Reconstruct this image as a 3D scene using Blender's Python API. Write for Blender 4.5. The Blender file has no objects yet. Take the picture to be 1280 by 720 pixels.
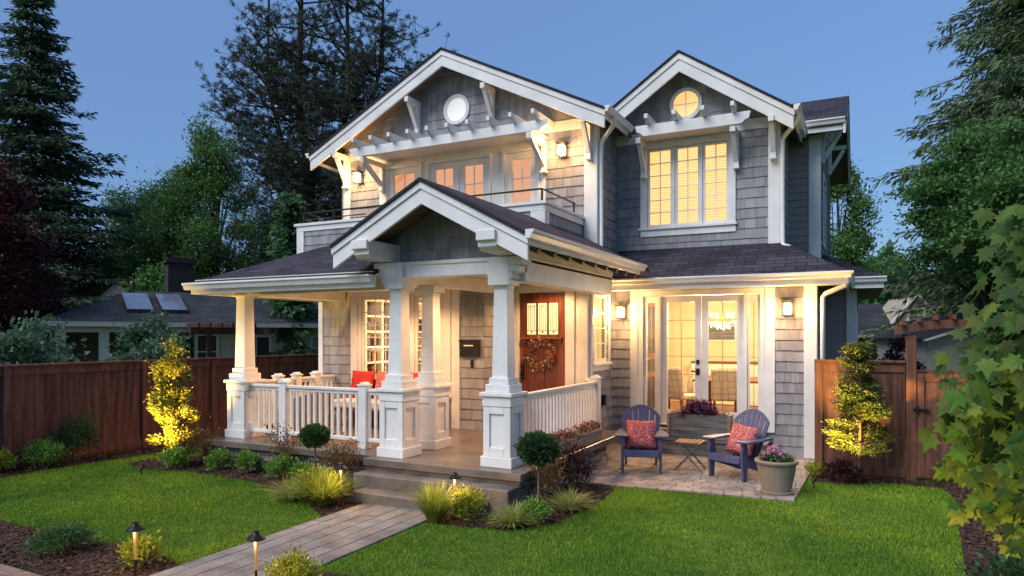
import bpy, bmesh, math, random
import numpy as np
from mathutils import Vector, Matrix
D = bpy.data
S = bpy.context.scene
C = S.collection
R = math.radians
random.seed(7)
rng = np.random.default_rng(11)

# ------------------------------------------------------------------ camera
cam_d = D.cameras.new('camera'); cam = D.objects.new('camera', cam_d); C.objects.link(cam)
cam.location = (0, 0, 2.15)
cam.rotation_euler = (R(90), 0, math.atan2(438, 862))
cam_d.sensor_width = 36.0
cam_d.lens = 862 / 1280 * 36
cam_d.shift_y = 58 / 1280
cam_d.clip_start = 0.05; cam_d.clip_end = 3000
S.camera = cam

# ------------------------------------------------------------------ sky, sun, exposure
SUN_EL, SUN_AZ = R(9), R(208)          # azimuth clockwise from +Y: low, behind the camera
W = D.worlds.new('World'); S.world = W; W.use_nodes = True
nt = W.node_tree
bg = nt.nodes['Background']
sky = nt.nodes.new('ShaderNodeTexSky'); sky.sky_type = 'NISHITA'; sky.sun_disc = False
sky.sun_elevation = SUN_EL; sky.sun_rotation = SUN_AZ
sky.air_density = 1.0; sky.dust_density = 0.6; sky.ozone_density = 3.0; sky.altitude = 50
mixn = nt.nodes.new('ShaderNodeMix'); mixn.data_type = 'RGBA'; mixn.inputs[0].default_value = .76
mixn.inputs[7].default_value = (.585, 1.06, 2.20, 1)          # even dusk blue
nt.links.new(sky.outputs[0], mixn.inputs[6]); nt.links.new(mixn.outputs[2], bg.inputs['Color'])
bg.inputs['Strength'].default_value = 0.115
sun_d = D.lights.new('sun', 'SUN'); sun = D.objects.new('sun', sun_d); C.objects.link(sun)
sun_d.energy = 1.32; sun_d.angle = R(38); sun_d.color = (1.0, 0.97, 0.95)
sd = Vector((math.sin(SUN_AZ) * math.cos(R(48)), math.cos(SUN_AZ) * math.cos(R(48)), math.sin(R(48))))
sun.rotation_euler = sd.to_track_quat('Z', 'Y').to_euler()
sun.location = (0, -10, 20)
S.view_settings.view_transform = 'Standard'; S.view_settings.look = 'None'
S.view_settings.exposure = 1.25; S.view_settings.gamma = 1.0
S.view_settings.use_curve_mapping = False
S.render.engine = 'CYCLES'
try:
    S.cycles.use_denoising = True
    S.cycles.max_bounces = 8; S.cycles.transparent_max_bounces = 24
    S.cycles.sample_clamp_indirect = 4.0
    S.cycles.caustics_reflective = False; S.cycles.caustics_refractive = False
except Exception:
    pass

# ------------------------------------------------------------------ materials
def new_mat(name):
    m = D.materials.new(name); m.use_nodes = True
    n = m.node_tree; n.nodes.clear()
    out = n.nodes.new('ShaderNodeOutputMaterial')
    b = n.nodes.new('ShaderNodeBsdfPrincipled')
    n.links.new(b.outputs[0], out.inputs[0])
    return m, n, b, out

def N(nt_, t, **kw):
    n = nt_.nodes.new(t)
    for k, v in kw.items(): setattr(n, k, v)
    return n

def mat(name, col, rough=0.6, var=0.12, scale=6.0, island=0.0, bump=0.0, bscale=60.0, spec=0.4,
        stretch=(1, 1, 1), metal=0.0, col2=None, detail=4.0, hue=0.0, translucent=0.0):
    """Procedural surface: base colour varied by noise (and per piece by island), fine bump."""
    m, n, b, out = new_mat(name)
    L = n.links.new
    tc = N(n, 'ShaderNodeTexCoord'); mp = N(n, 'ShaderNodeMapping')
    mp.inputs['Scale'].default_value = stretch
    L(tc.outputs['Object'], mp.inputs['Vector'])
    no = N(n, 'ShaderNodeTexNoise'); no.inputs['Scale'].default_value = scale; no.inputs['Detail'].default_value = detail
    L(mp.outputs[0], no.inputs['Vector'])
    c2 = col2 or tuple(max(0, c * (1 - 2.2 * var)) for c in col)
    c1 = tuple(min(1, c * (1 + var)) for c in col)
    mr = N(n, 'ShaderNodeMapRange'); mr.inputs['From Min'].default_value = .3; mr.inputs['From Max'].default_value = .7
    L(no.outputs[0], mr.inputs['Value'])
    mix = N(n, 'ShaderNodeMix', data_type='RGBA')
    mix.inputs[6].default_value = (*c2, 1); mix.inputs[7].default_value = (*c1, 1)
    L(mr.outputs[0], mix.inputs[0])
    cout = mix.outputs[2]
    if island or hue:
        g = N(n, 'ShaderNodeNewGeometry'); hs = N(n, 'ShaderNodeHueSaturation')
        r1 = N(n, 'ShaderNodeMapRange'); r1.inputs['To Min'].default_value = 1 - island; r1.inputs['To Max'].default_value = 1 + island
        L(g.outputs['Random Per Island'], r1.inputs['Value']); L(r1.outputs[0], hs.inputs['Value'])
        if hue:
            mu = N(n, 'ShaderNodeMath', operation='MULTIPLY'); mu.inputs[1].default_value = 7.31
            fr = N(n, 'ShaderNodeMath', operation='FRACT')
            L(g.outputs['Random Per Island'], mu.inputs[0]); L(mu.outputs[0], fr.inputs[0])
            r2 = N(n, 'ShaderNodeMapRange'); r2.inputs['To Min'].default_value = .5 - hue; r2.inputs['To Max'].default_value = .5 + hue
            L(fr.outputs[0], r2.inputs['Value']); L(r2.outputs[0], hs.inputs['Hue'])
        L(cout, hs.inputs['Color']); cout = hs.outputs[0]
    L(cout, b.inputs['Base Color'])
    b.inputs['Roughness'].default_value = rough; b.inputs['Metallic'].default_value = metal
    b.inputs['Specular IOR Level'].default_value = spec
    if bump:
        bn = N(n, 'ShaderNodeTexNoise'); bn.inputs['Scale'].default_value = bscale; bn.inputs['Detail'].default_value = 6
        L(mp.outputs[0], bn.inputs['Vector'])
        bp = N(n, 'ShaderNodeBump'); bp.inputs['Strength'].default_value = bump; bp.inputs['Distance'].default_value = .02
        L(bn.outputs[0], bp.inputs['Height']); L(bp.outputs[0], b.inputs['Normal'])
    if translucent:
        tr = N(n, 'ShaderNodeBsdfTranslucent'); L(cout, tr.inputs['Color'])
        ms = N(n, 'ShaderNodeMixShader'); ms.inputs[0].default_value = translucent
        L(b.outputs[0], ms.inputs[1]); L(tr.outputs[0], ms.inputs[2]); L(ms.outputs[0], out.inputs[0])
    return m

def brickmat(name, c1, c2, mortar, bw, rh, msize=.01, rough=.8, offset=.5, bump=.4, noise=.25, squash=1.0, nscale=30):
    """UV-mapped courses (roof shingles, planks): metres in UV."""
    m, n, b, out = new_mat(name); L = n.links.new
    tc = N(n, 'ShaderNodeTexCoord')
    br = N(n, 'ShaderNodeTexBrick'); br.offset = offset; br.squash = squash
    br.inputs['Color1'].default_value = (*c1, 1); br.inputs['Color2'].default_value = (*c2, 1)
    br.inputs['Mortar'].default_value = (*mortar, 1); br.inputs['Scale'].default_value = 1
    br.inputs['Mortar Size'].default_value = msize; br.inputs['Mortar Smooth'].default_value = .2
    br.inputs['Brick Width'].default_value = bw; br.inputs['Row Height'].default_value = rh
    wob = N(n, 'ShaderNodeTexNoise'); wob.inputs['Scale'].default_value = 2.5
    L(tc.outputs['UV'], wob.inputs['Vector'])
    add = N(n, 'ShaderNodeMix', data_type='RGBA', blend_type='LINEAR_LIGHT'); add.inputs[0].default_value = .012
    L(tc.outputs['UV'], add.inputs[6]); L(wob.outputs['Color'], add.inputs[7])
    L(add.outputs[2], br.inputs['Vector'])
    no = N(n, 'ShaderNodeTexNoise'); no.inputs['Scale'].default_value = nscale; no.inputs['Detail'].default_value = 6
    L(tc.outputs['UV'], no.inputs['Vector'])
    no2 = N(n, 'ShaderNodeTexNoise'); no2.inputs['Scale'].default_value = 1.1; no2.inputs['Detail'].default_value = 4
    L(tc.outputs['UV'], no2.inputs['Vector'])
    sm = N(n, 'ShaderNodeMath', operation='ADD'); L(no.outputs[0], sm.inputs[0]); L(no2.outputs[0], sm.inputs[1])
    mr = N(n, 'ShaderNodeMapRange'); mr.inputs['From Min'].default_value = .7; mr.inputs['From Max'].default_value = 1.3
    mr.inputs['To Min'].default_value = 1 - noise; mr.inputs['To Max'].default_value = 1 + noise
    L(sm.outputs[0], mr.inputs['Value'])
    hs = N(n, 'ShaderNodeHueSaturation'); L(br.outputs[0], hs.inputs['Color']); L(mr.outputs[0], hs.inputs['Value'])
    L(hs.outputs[0], b.inputs['Base Color']); b.inputs['Roughness'].default_value = rough
    b.inputs['Specular IOR Level'].default_value = .25
    mm = N(n, 'ShaderNodeMath', operation='MULTIPLY_ADD'); mm.inputs[1].default_value = -1.0
    L(br.outputs['Fac'], mm.inputs[0]); L(no.outputs[0], mm.inputs[2])
    bp = N(n, 'ShaderNodeBump'); bp.inputs['Strength'].default_value = bump; bp.inputs['Distance'].default_value = .012
    L(mm.outputs[0], bp.inputs['Height']); L(bp.outputs[0], b.inputs['Normal'])
    return m

def glassmat(name, tint=(1, 1, 1), refl=1.45, extra=0.04):
    m, n, b, out = new_mat(name); L = n.links.new
    n.nodes.remove(b)
    t = N(n, 'ShaderNodeBsdfTransparent'); t.inputs[0].default_value = (*tint, 1)
    g = N(n, 'ShaderNodeBsdfGlossy'); g.inputs['Roughness'].default_value = .02
    fr = N(n, 'ShaderNodeFresnel'); fr.inputs['IOR'].default_value = refl
    ad = N(n, 'ShaderNodeMath', operation='ADD', use_clamp=True); ad.inputs[1].default_value = extra
    L(fr.outputs[0], ad.inputs[0])
    no = N(n, 'ShaderNodeTexNoise'); no.inputs['Scale'].default_value = 1.6
    bp = N(n, 'ShaderNodeBump'); bp.inputs['Strength'].default_value = .03; bp.inputs['Distance'].default_value = .02
    tc = N(n, 'ShaderNodeTexCoord'); L(tc.outputs['Object'], no.inputs['Vector'])
    L(no.outputs[0], bp.inputs['Height']); L(bp.outputs[0], g.inputs['Normal'])
    mx = N(n, 'ShaderNodeMixShader'); L(ad.outputs[0], mx.inputs[0]); L(t.outputs[0], mx.inputs[1]); L(g.outputs[0], mx.inputs[2])
    L(mx.outputs[0], out.inputs[0])
    return m

def emitmat(name, col, strength, base=None):
    m, n, b, out = new_mat(name)
    b.inputs['Base Color'].default_value = (*(base or col), 1); b.inputs['Roughness'].default_value = .5
    b.inputs['Emission Color'].default_value = (*col, 1); b.inputs['Emission Strength'].default_value = strength
    return m

M = {}
M['white'] = mat('white_paint', (.74, .74, .73), .45, .06, 2.6, bump=.12, bscale=18, detail=9, spec=.4)
M['whitein'] = mat('interior_white', (.78, .72, .62), .6, .03, 2)
M['cream'] = mat('interior_cream', (.80, .67, .46), .7, .03, 2)
M['shingle'] = mat('shingle_paint', (.280, .282, .300), .7, .10, 2.2, island=.16, bump=.25, bscale=14, stretch=(5, 5, .6))
M['lap'] = mat('lap_siding_paint', (.34, .285, .275), .65, .05, 4, island=.05, bump=.12, bscale=14, stretch=(.6, .6, 5))
M['backing'] = mat('wall_felt', (.09, .09, .10), .9, .1)
M['roof'] = brickmat('roof_shingles', (.060, .053, .072), (.030, .027, .038), (.008, .008, .010), .34, .14, .008, .9, .5, .8, .6, nscale=45)
M['roofedge'] = mat('roof_edge', (.022, .020, .024), .9, .2, 20)
M['soffit'] = mat('soffit_wood', (.17, .12, .09), .7, .1, 5, stretch=(.4, 5, 5))
M['gutter'] = mat('gutter_white', (.76, .75, .73), .3, .03, 3, spec=.5)
M['slab'] = mat('porch_concrete', (.155, .128, .108), .28, .16, 2.2, bump=.15, bscale=30, detail=8, spec=.5)
M['step'] = mat('step_concrete', (.165, .145, .125), .5, .22, 3.2, bump=.3, bscale=40, detail=8)
M['stone'] = mat('ledge_stone', (.24, .215, .20), .85, .22, 7, island=.4, bump=.7, bscale=22, hue=.02, detail=8)
M['paver'] = mat('concrete_paver', (.37, .315, .275), .8, .2, 3, island=.14, bump=.35, bscale=60, hue=.012, detail=8)
M['walkp'] = mat('walk_paver', (.235, .215, .20), .75, .22, 3, island=.12, bump=.35, bscale=60, hue=.012, detail=8)
M['perg'] = mat('pergola_stain', (.06, .022, .018), .8, .2, 4)
M['joint'] = mat('joint_sand', (.17, .14, .12), .95, .2, 40)
M['door'] = mat('stained_door', (.215, .058, .026), .35, .25, 3, stretch=(6, 6, .5), bump=.1, bscale=30, spec=.5)
M['bronze'] = mat('dark_bronze', (.025, .021, .02), .4, .1, 8, metal=.5)
M['fence'] = mat('fence_stain', (.165, .066, .047), .75, .25, 3, island=.22, stretch=(5, 5, .5), bump=.3, bscale=18)
M['fencer'] = mat('cedar_gate_stain', (.150, .060, .036), .7, .25, 3, island=.2, stretch=(5, 5, .5), bump=.3, bscale=18)
M['mulch'] = mat('bark_mulch', (.068, .036, .022), .95, .45, 40, bump=1.0, bscale=70, detail=10)
M['chip'] = mat('bark_chips', (.10, .05, .03), .95, .25, 20, island=.55)
M['soil'] = mat('potting_soil', (.03, .02, .015), .95, .3, 40)
M['lawn'] = mat('lawn_soil', (.075, .150, .018), .95, .35, 6, bump=.8, bscale=120, detail=10)
M['grass'] = mat('lawn_grass', (.250, .375, .032), .6, .1, .75, island=.5, col2=(.095, .225, .026), hue=.025, translucent=.3, spec=.2, detail=6)
M['blue'] = mat('chair_blue_paint', (.088, .098, .195), .5, .1, 6, bump=.05, spec=.4)
M['teak'] = mat('weathered_teak', (.33, .22, .13), .7, .2, 4, stretch=(1, 6, 6), island=.1)
M['greywood'] = mat('grey_planter_wood', (.165, .185, .19), .75, .3, 4, stretch=(.5, 5, 6), bump=.3, bscale=20)
M['pot'] = mat('glazed_pot', (.29, .228, .168), .6, .06, 6, bump=.12, bscale=10)
M['terr'] = mat('planter_box_tan', (.30, .235, .19), .75, .1, 8, bump=.1)
M['redfab'] = mat('red_fabric', (.50, .035, .03), .9, .1, 8)
M['whitefab'] = mat('white_fabric', (.72, .66, .6), .9, .05, 8)
M['wicker'] = mat('grey_wicker', (.22, .22, .26), .8, .2, 30, bump=.6, bscale=60)
M['glass'] = glassmat('window_glass')
M['bglass'] = glassmat('balcony_glass', (.95, .93, .9), 1.5, .10)
M['blind'] = emitmat('lit_blind', (1.0, .59, .21), .50, (.7, .5, .3))
M['blind2'] = emitmat('dim_lit_blind', (1.0, .46, .17), .24, (.6, .42, .28))
M['blindb'] = emitmat('blind_gap', (1.0, .50, .14), .14, (.5, .35, .2))
M['hall'] = emitmat('hall_glow', (1.0, .72, .26), .26, (.7, .6, .35))  # emission stands in for the lit hall, no room built behind
M['attic'] = emitmat('lit_round_pane', (1.0, .53, .15), .42, (.7, .5, .3))
M['atticw'] = emitmat('pale_round_pane', (1, .95, .92), .17, (.7, .7, .7))
M['lampglow'] = emitmat('lamp_glow', (1.0, .66, .32), 7.0)
M['bulb'] = emitmat('bulb', (1.0, .74, .45), 22.0)
M['shade'] = emitmat('lamp_shade', (1.0, .62, .30), 1.4)
M['dark'] = mat('dark_interior', (.025, .02, .018), .6, .2)
M['wood'] = mat('table_wood', (.14, .055, .025), .4, .2, 4, stretch=(.6, 6, 6))
M['floorwood'] = mat('floor_oak', (.22, .11, .05), .4, .2, 4, stretch=(.6, 6, 6))
M['bark'] = mat('tree_bark', (.075, .058, .047), .95, .35, 4, bump=1.0, bscale=14, stretch=(3, 3, .6))
M['barkl'] = mat('slender_bark', (.20, .13, .08), .9, .25, 8, bump=.6, bscale=30)
M['neigh'] = mat('neighbour_paint', (.42, .36, .27), .8, .1, 2)
M['neighw'] = mat('neighbour_trim', (.5, .46, .4), .7, .05, 2)
M['neighroof'] = brickmat('neighbour_roof', (.05, .055, .065), (.032, .036, .042), (.012, .012, .014), .34, .16, .006, .9, .5, .5, .6, nscale=30)
M['brick'] = mat('dark_chimney_brick', (.035, .03, .032), .9, .2, 12)
M['skyl'] = mat('skylight_glass', (.16, .19, .26), .12, .1, 3, spec=1.0)
M['asphalt'] = mat('asphalt', (.05, .05, .052), .9, .2, 40, bump=.5, bscale=120)
M['kerb'] = mat('edging_brick', (.26, .17, .13), .85, .15, 12, island=.15, bump=.3)

def leaf(name, col, col2=None, island=.3, hue=.02, tr=.35, rough=.5, scale=1.2):
    return mat(name, col, rough, .2, scale, island=island, col2=col2, hue=hue, translucent=tr, spec=.3)
M['l_spruce'] = leaf('spruce_needles', (0.068, 0.119, 0.060), (0.042, 0.077, 0.045), tr=.15, rough=.7)
M['l_cedar'] = leaf('cedar_needles', (0.132, 0.194, 0.078), (0.069, 0.116, 0.058), tr=.2, rough=.7)
M['l_pine'] = leaf('pine_needles', (0.055, 0.078, 0.048), (0.034, 0.052, 0.036), tr=.1, rough=.7)
M['l_red'] = leaf('red_maple_leaves', (0.074, 0.014, 0.017), (0.038, 0.011, 0.013), tr=.25)
M['l_green'] = leaf('green_tree_leaves', (0.143, 0.274, 0.071), (0.081, 0.167, 0.052))
M['l_mid'] = leaf('mid_green_leaves', (0.111, 0.231, 0.057), (0.057, 0.137, 0.044))
M['l_dark'] = leaf('dark_green_leaves', (0.098, 0.211, 0.080), (0.057, 0.126, 0.057))
M['l_rhodo'] = leaf('rhododendron_leaves', (0.108, 0.195, 0.108), (0.069, 0.127, 0.078), rough=.4)
M['l_maple'] = leaf('maple_leaves', (0.074, 0.144, 0.023), (0.041, 0.090, 0.022), island=.38, hue=.03, tr=.45, rough=.6)
M['l_gold'] = leaf('golden_cypress_sprays', (0.320, 0.304, 0.048), (0.176, 0.200, 0.035))
M['l_hinoki'] = leaf('hinoki_sprays', (0.195, 0.217, 0.045), (0.090, 0.135, 0.038))
M['l_spirea'] = leaf('spirea_leaves', (0.200, 0.380, 0.060), (0.120, 0.260, 0.050))
M['l_lime'] = leaf('lime_leaves', (0.360, 0.390, 0.045), (0.225, 0.285, 0.038))
M['l_box'] = leaf('boxwood_leaves', (0.058, 0.127, 0.043), (0.035, 0.078, 0.031))
M['l_grassy'] = leaf('sedge_blades', (0.300, 0.360, 0.053), (0.180, 0.255, 0.045), island=.3)
M['l_sedge'] = leaf('variegated_sedge_blades', (0.450, 0.450, 0.135), (0.270, 0.330, 0.090), island=.3)
M['l_plum'] = leaf('plum_leaves', (.055, .022, .028), (.030, .014, .02))
M['l_rust'] = leaf('rusty_leaves', (0.182, 0.105, 0.049), (0.105, 0.091, 0.042))
M['l_dried'] = leaf('dried_twigs', (.36, .25, .15), (.22, .12, .07), island=.4)
M['l_juni'] = leaf('juniper_sprays', (0.088, 0.192, 0.056), (0.056, 0.128, 0.045))
M['l_purple'] = leaf('purple_coleus', (.10, .035, .075), (.05, .02, .045))
M['f_pink'] = leaf('pink_petals', (.66, .32, .48), (.5, .2, .36), tr=.3)
M['f_mauve'] = leaf('mauve_petals', (.32, .15, .27), (.2, .09, .18), tr=.3)
M['f_pale'] = leaf('pale_petals', (.55, .30, .28), (.45, .22, .2), tr=.3)

def cushionmat():
    m, n, b, out = new_mat('patterned_red_fabric'); L = n.links.new
    tc = N(n, 'ShaderNodeTexCoord')
    vo = N(n, 'ShaderNodeTexVoronoi'); vo.feature = 'DISTANCE_TO_EDGE'; vo.inputs['Scale'].default_value = 30
    L(tc.outputs['Object'], vo.inputs['Vector'])
    lt = N(n, 'ShaderNodeMath', operation='LESS_THAN'); lt.inputs[1].default_value = .075; L(vo.outputs[0], lt.inputs[0])
    mx = N(n, 'ShaderNodeMix', data_type='RGBA'); mx.inputs[6].default_value = (.43, .025, .035, 1); mx.inputs[7].default_value = (.66, .36, .33, 1)
    L(lt.outputs[0], mx.inputs[0]); L(mx.outputs[2], b.inputs['Base Color']); b.inputs['Roughness'].default_value = .9
    return m
M['cushion'] = cushionmat()
def chairfab():
    m, n, b, out = new_mat('ikat_chair_fabric'); L = n.links.new
    tc = N(n, 'ShaderNodeTexCoord')
    wv = N(n, 'ShaderNodeTexVoronoi'); wv.feature = 'DISTANCE_TO_EDGE'; wv.inputs['Scale'].default_value = 7; wv.inputs['Randomness'].default_value = .35
    L(tc.outputs['Object'], wv.inputs['Vector'])
    mx = N(n, 'ShaderNodeMix', data_type='RGBA'); mx.inputs[6].default_value = (.60, .52, .40, 1); mx.inputs[7].default_value = (.40, .32, .23, 1)
    mr = N(n, 'ShaderNodeMapRange'); mr.inputs['From Min'].default_value = .09; mr.inputs['From Max'].default_value = .03
    L(wv.outputs[0], mr.inputs['Value']); L(mr.outputs[0], mx.inputs[0]); L(mx.outputs[2], b.inputs['Base Color']); b.inputs['Roughness'].default_value = .9
    return m
M['ikat'] = chairfab()

# ------------------------------------------------------------------ mesh helpers
def rootloc(o):
    v = Vector((0, 0, 0))
    while o is not None:
        v += o.location; o = o.parent
    return v

class MB:
    """collects pieces in world (or template) coordinates, then links them as ONE mesh object"""
    def __init__(s): s.v = []; s.f = []; s.uv = []
    def poly(s, pts, uv=None):
        b = len(s.v); s.v += [tuple(p) for p in pts]; s.f.append(tuple(range(b, b + len(pts)))); s.uv.append(uv)
    def box(s, x0, x1, y0, y1, z0, z1):
        b = len(s.v)
        s.v += [(x0, y0, z0), (x1, y0, z0), (x1, y1, z0), (x0, y1, z0), (x0, y0, z1), (x1, y0, z1), (x1, y1, z1), (x0, y1, z1)]
        for q in ((0, 3, 2, 1), (4, 5, 6, 7), (0, 1, 5, 4), (1, 2, 6, 5), (2, 3, 7, 6), (3, 0, 4, 7)):
            s.f.append(tuple(b + i for i in q)); s.uv.append(None)
    def obox(s, c, ax, h):
        """oriented box: centre, three unit axes, half sizes"""
        c = Vector(c); b = len(s.v); a = [Vector(ax[i]) * h[i] for i in range(3)]
        for sz in (-1, 1):
            for sx, sy in ((-1, -1), (1, -1), (1, 1), (-1, 1)):
                s.v.append(tuple(c + a[0] * sx + a[1] * sy + a[2] * sz))
        for q in ((0, 3, 2, 1), (4, 5, 6, 7), (0, 1, 5, 4), (1, 2, 6, 5), (2, 3, 7, 6), (3, 0, 4, 7)):
            s.f.append(tuple(b + i for i in q)); s.uv.append(None)
    def beam(s, p, q, w, h, up=(0, 0, 1)):
        p = Vector(p); q = Vector(q); d = q - p; L = d.length
        if L < 1e-6: return
        d /= L; u = Vector(up)
        sd_ = d.cross(u)
        if sd_.length < 1e-4: sd_ = d.cross(Vector((0, 1, 0)))
        sd_.normalize(); u2 = sd_.cross(d)
        s.obox((p + q) / 2, (d, sd_, u2), (L / 2, w / 2, h / 2))
    def prism(s, pts, axis, a0, a1):
        """2D outline pts extruded along axis ('x': pts=(y,z); 'y': pts=(x,z); 'z': pts=(x,y))"""
        def P(p, a):
            return {'x': (a, p[0], p[1]), 'y': (p[0], a, p[1]), 'z': (p[0], p[1], a)}[axis]
        n = len(pts); b = len(s.v)
        s.v += [P(p, a0) for p in pts] + [P(p, a1) for p in pts]
        s.f.append(tuple(range(b, b + n))); s.f.append(tuple(range(b + 2 * n - 1, b + n - 1, -1))); s.uv += [None, None]
        for i in range(n):
            j = (i + 1) % n
            s.f.append((b + i, b + n + i, b + n + j, b + j)); s.uv.append(None)
    def tube(s, pts, r, n=8, cap=True):
        pts = [Vector(p) for p in pts]; rs = r if isinstance(r, (list, tuple)) else [r] * len(pts)
        b = len(s.v); prev = None
        for i, p in enumerate(pts):
            d = (pts[min(i + 1, len(pts) - 1)] - pts[max(i - 1, 0)]).normalized()
            if prev is None:
                a = d.orthogonal().normalized()
            else:
                a = (prev - d * prev.dot(d))
                a = a.normalized() if a.length > 1e-5 else d.orthogonal().normalized()
            prev = a; c = d.cross(a)
            for k in range(n):
                t = 2 * math.pi * k / n
                s.v.append(tuple(p + (a * math.cos(t) + c * math.sin(t)) * rs[i]))
        for i in range(len(pts) - 1):
            for k in range(n):
                k2 = (k + 1) % n
                s.f.append((b + i * n + k, b + i * n + k2, b + (i + 1) * n + k2, b + (i + 1) * n + k)); s.uv.append(None)
        if cap:
            s.f.append(tuple(b + k for k in range(n - 1, -1, -1))); s.uv.append(None)
            e = b + (len(pts) - 1) * n
            s.f.append(tuple(e + k for k in range(n))); s.uv.append(None)
    def lathe(s, c, prof, n=24, cap=True):
        c = Vector(c); b = len(s.v)
        for r, z in prof:
            for k in range(n):
                t = 2 * math.pi * k / n
                s.v.append((c.x + r * math.cos(t), c.y + r * math.sin(t), c.z + z))
        for i in range(len(prof) - 1):
            for k in range(n):
                k2 = (k + 1) % n
                s.f.append((b + i * n + k, b + i * n + k2, b + (i + 1) * n + k2, b + (i + 1) * n + k)); s.uv.append(None)
        if cap:
            s.f.append(tuple(b + k for k in range(n - 1, -1, -1))); s.uv.append(None)
            e = b + (len(prof) - 1) * n
            s.f.append(tuple(e + k for k in range(n))); s.uv.append(None)
    def build(s, name, m, parent=None, bevel=0.0, smooth=False, loc=None, seg=1):
        off = rootloc(parent) if parent is not None else Vector((0, 0, 0))
        if loc is not None: off = off + Vector(loc)
        me = D.meshes.new(name)
        V = [(x - off.x, y - off.y, z - off.z) for x, y, z in s.v]
        me.from_pydata(V, [], s.f)
        uvl = me.uv_layers.new(name='UVMap').data
        li = 0
        for fi, f in enumerate(s.f):
            uv = s.uv[fi]
            if uv is None:
                a, b_, c = (Vector(s.v[f[0]]), Vector(s.v[f[1]]), Vector(s.v[f[2]]))
                nn = (b_ - a).cross(c - a); ax = max(range(3), key=lambda i: abs(nn[i]))
                i0, i1 = ((1, 2), (0, 2), (0, 1))[ax]
                for k in f:
                    uvl[li].uv = (s.v[k][i0], s.v[k][i1]); li += 1
            else:
                for k in range(len(f)):
                    uvl[li].uv = uv[k]; li += 1
        me.materials.append(m)
        if smooth: me.shade_smooth()
        o = D.objects.new(name, me); C.objects.link(o)
        if parent is not None: o.parent = parent
        if loc is not None: o.location = Vector(loc)
        if bevel:
            bv = o.modifiers.new('bevel', 'BEVEL'); bv.width = bevel; bv.segments = seg; bv.limit_method = 'ANGLE'; bv.angle_limit = R(40)
            if hasattr(bv, 'harden_normals'): bv.harden_normals = False
        return o

def fastmesh(name, verts, faces_n, m, parent=None, smooth=False):
    """verts (k,n,3) array of k faces with n own vertices each; linked as one object"""
    k, n = verts.shape[:2]
    off = rootloc(parent) if parent is not None else Vector((0, 0, 0))
    V = (verts.reshape(-1, 3) - np.array(off)).astype(np.float32)
    me = D.meshes.new(name); me.vertices.add(k * n); me.vertices.foreach_set('co', V.ravel())
    me.loops.add(k * n); me.loops.foreach_set('vertex_index', np.arange(k * n, dtype=np.int32))
    me.polygons.add(k); me.polygons.foreach_set('loop_start', np.arange(0, k * n, n, dtype=np.int32))
    try: me.polygons.foreach_set('loop_total', np.full(k, n, dtype=np.int32))
    except Exception: pass
    me.update(calc_edges=True); me.validate()
    me.materials.append(m)
    o = D.objects.new(name, me); C.objects.link(o)
    if parent is not None: o.parent = parent
    return o

def empty(name, loc, label=None, cat=None, group=None, rz=0):
    o = D.objects.new(name, None); C.objects.link(o); o.location = loc; o.rotation_euler = (0, 0, rz)
    o.empty_display_size = .2
    if label: o['label'] = label
    if cat: o['category'] = cat
    if group: o['group'] = group
    return o
def tag(o, label, cat, group=None):
    o['label'] = label; o['category'] = cat
    if group: o['group'] = group
    return o
def kind(o, k): o['kind'] = k; return o
def copy_tree(o, parent=None):
    c = o.copy(); C.objects.link(c)
    if parent is not None: c.parent = parent
    for ch in list(o.children): copy_tree(ch, c)
    return c
def lamp(kind_, loc, energy, col=(1, .62, .30), size=.1, parent=None, aim=None, spot=None, blend=.6, name='lamp_light'):
    d = D.lights.new(name, kind_); d.energy = energy; d.color = col
    if kind_ == 'AREA': d.size = size
    else: d.shadow_soft_size = size
    if spot: d.spot_size = R(spot); d.spot_blend = blend
    o = D.objects.new(name, d); C.objects.link(o)
    o.location = Vector(loc) - (rootloc(parent) if parent is not None else Vector((0, 0, 0)))
    if parent is not None: o.parent = parent
    if aim is not None:
        o.rotation_euler = (Vector(loc) - Vector(aim)).to_track_quat('Z', 'Y').to_euler()
    return o

# ------------------------------------------------------------------ wall helpers
class Fr:
    """a wall plane: 'front' faces -Y at y=p (u = x); 'right' faces +X at x=p (u = y); 'left' faces -X"""
    def __init__(s, side, p): s.side = side; s.p = p
    def pt(s, u, n, z):
        if s.side == 'front': return (u, s.p - n, z)
        if s.side == 'right': return (s.p + n, u, z)
        if s.side == 'left': return (s.p - n, u, z)
        return (u, s.p + n, z)
    def box(s, mb, u0, u1, n0, n1, z0, z1):
        a = s.pt(u0, n0, z0); b = s.pt(u1, n1, z1)
        mb.box(min(a[0], b[0]), max(a[0], b[0]), min(a[1], b[1]), max(a[1], b[1]), z0, z1)

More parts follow.
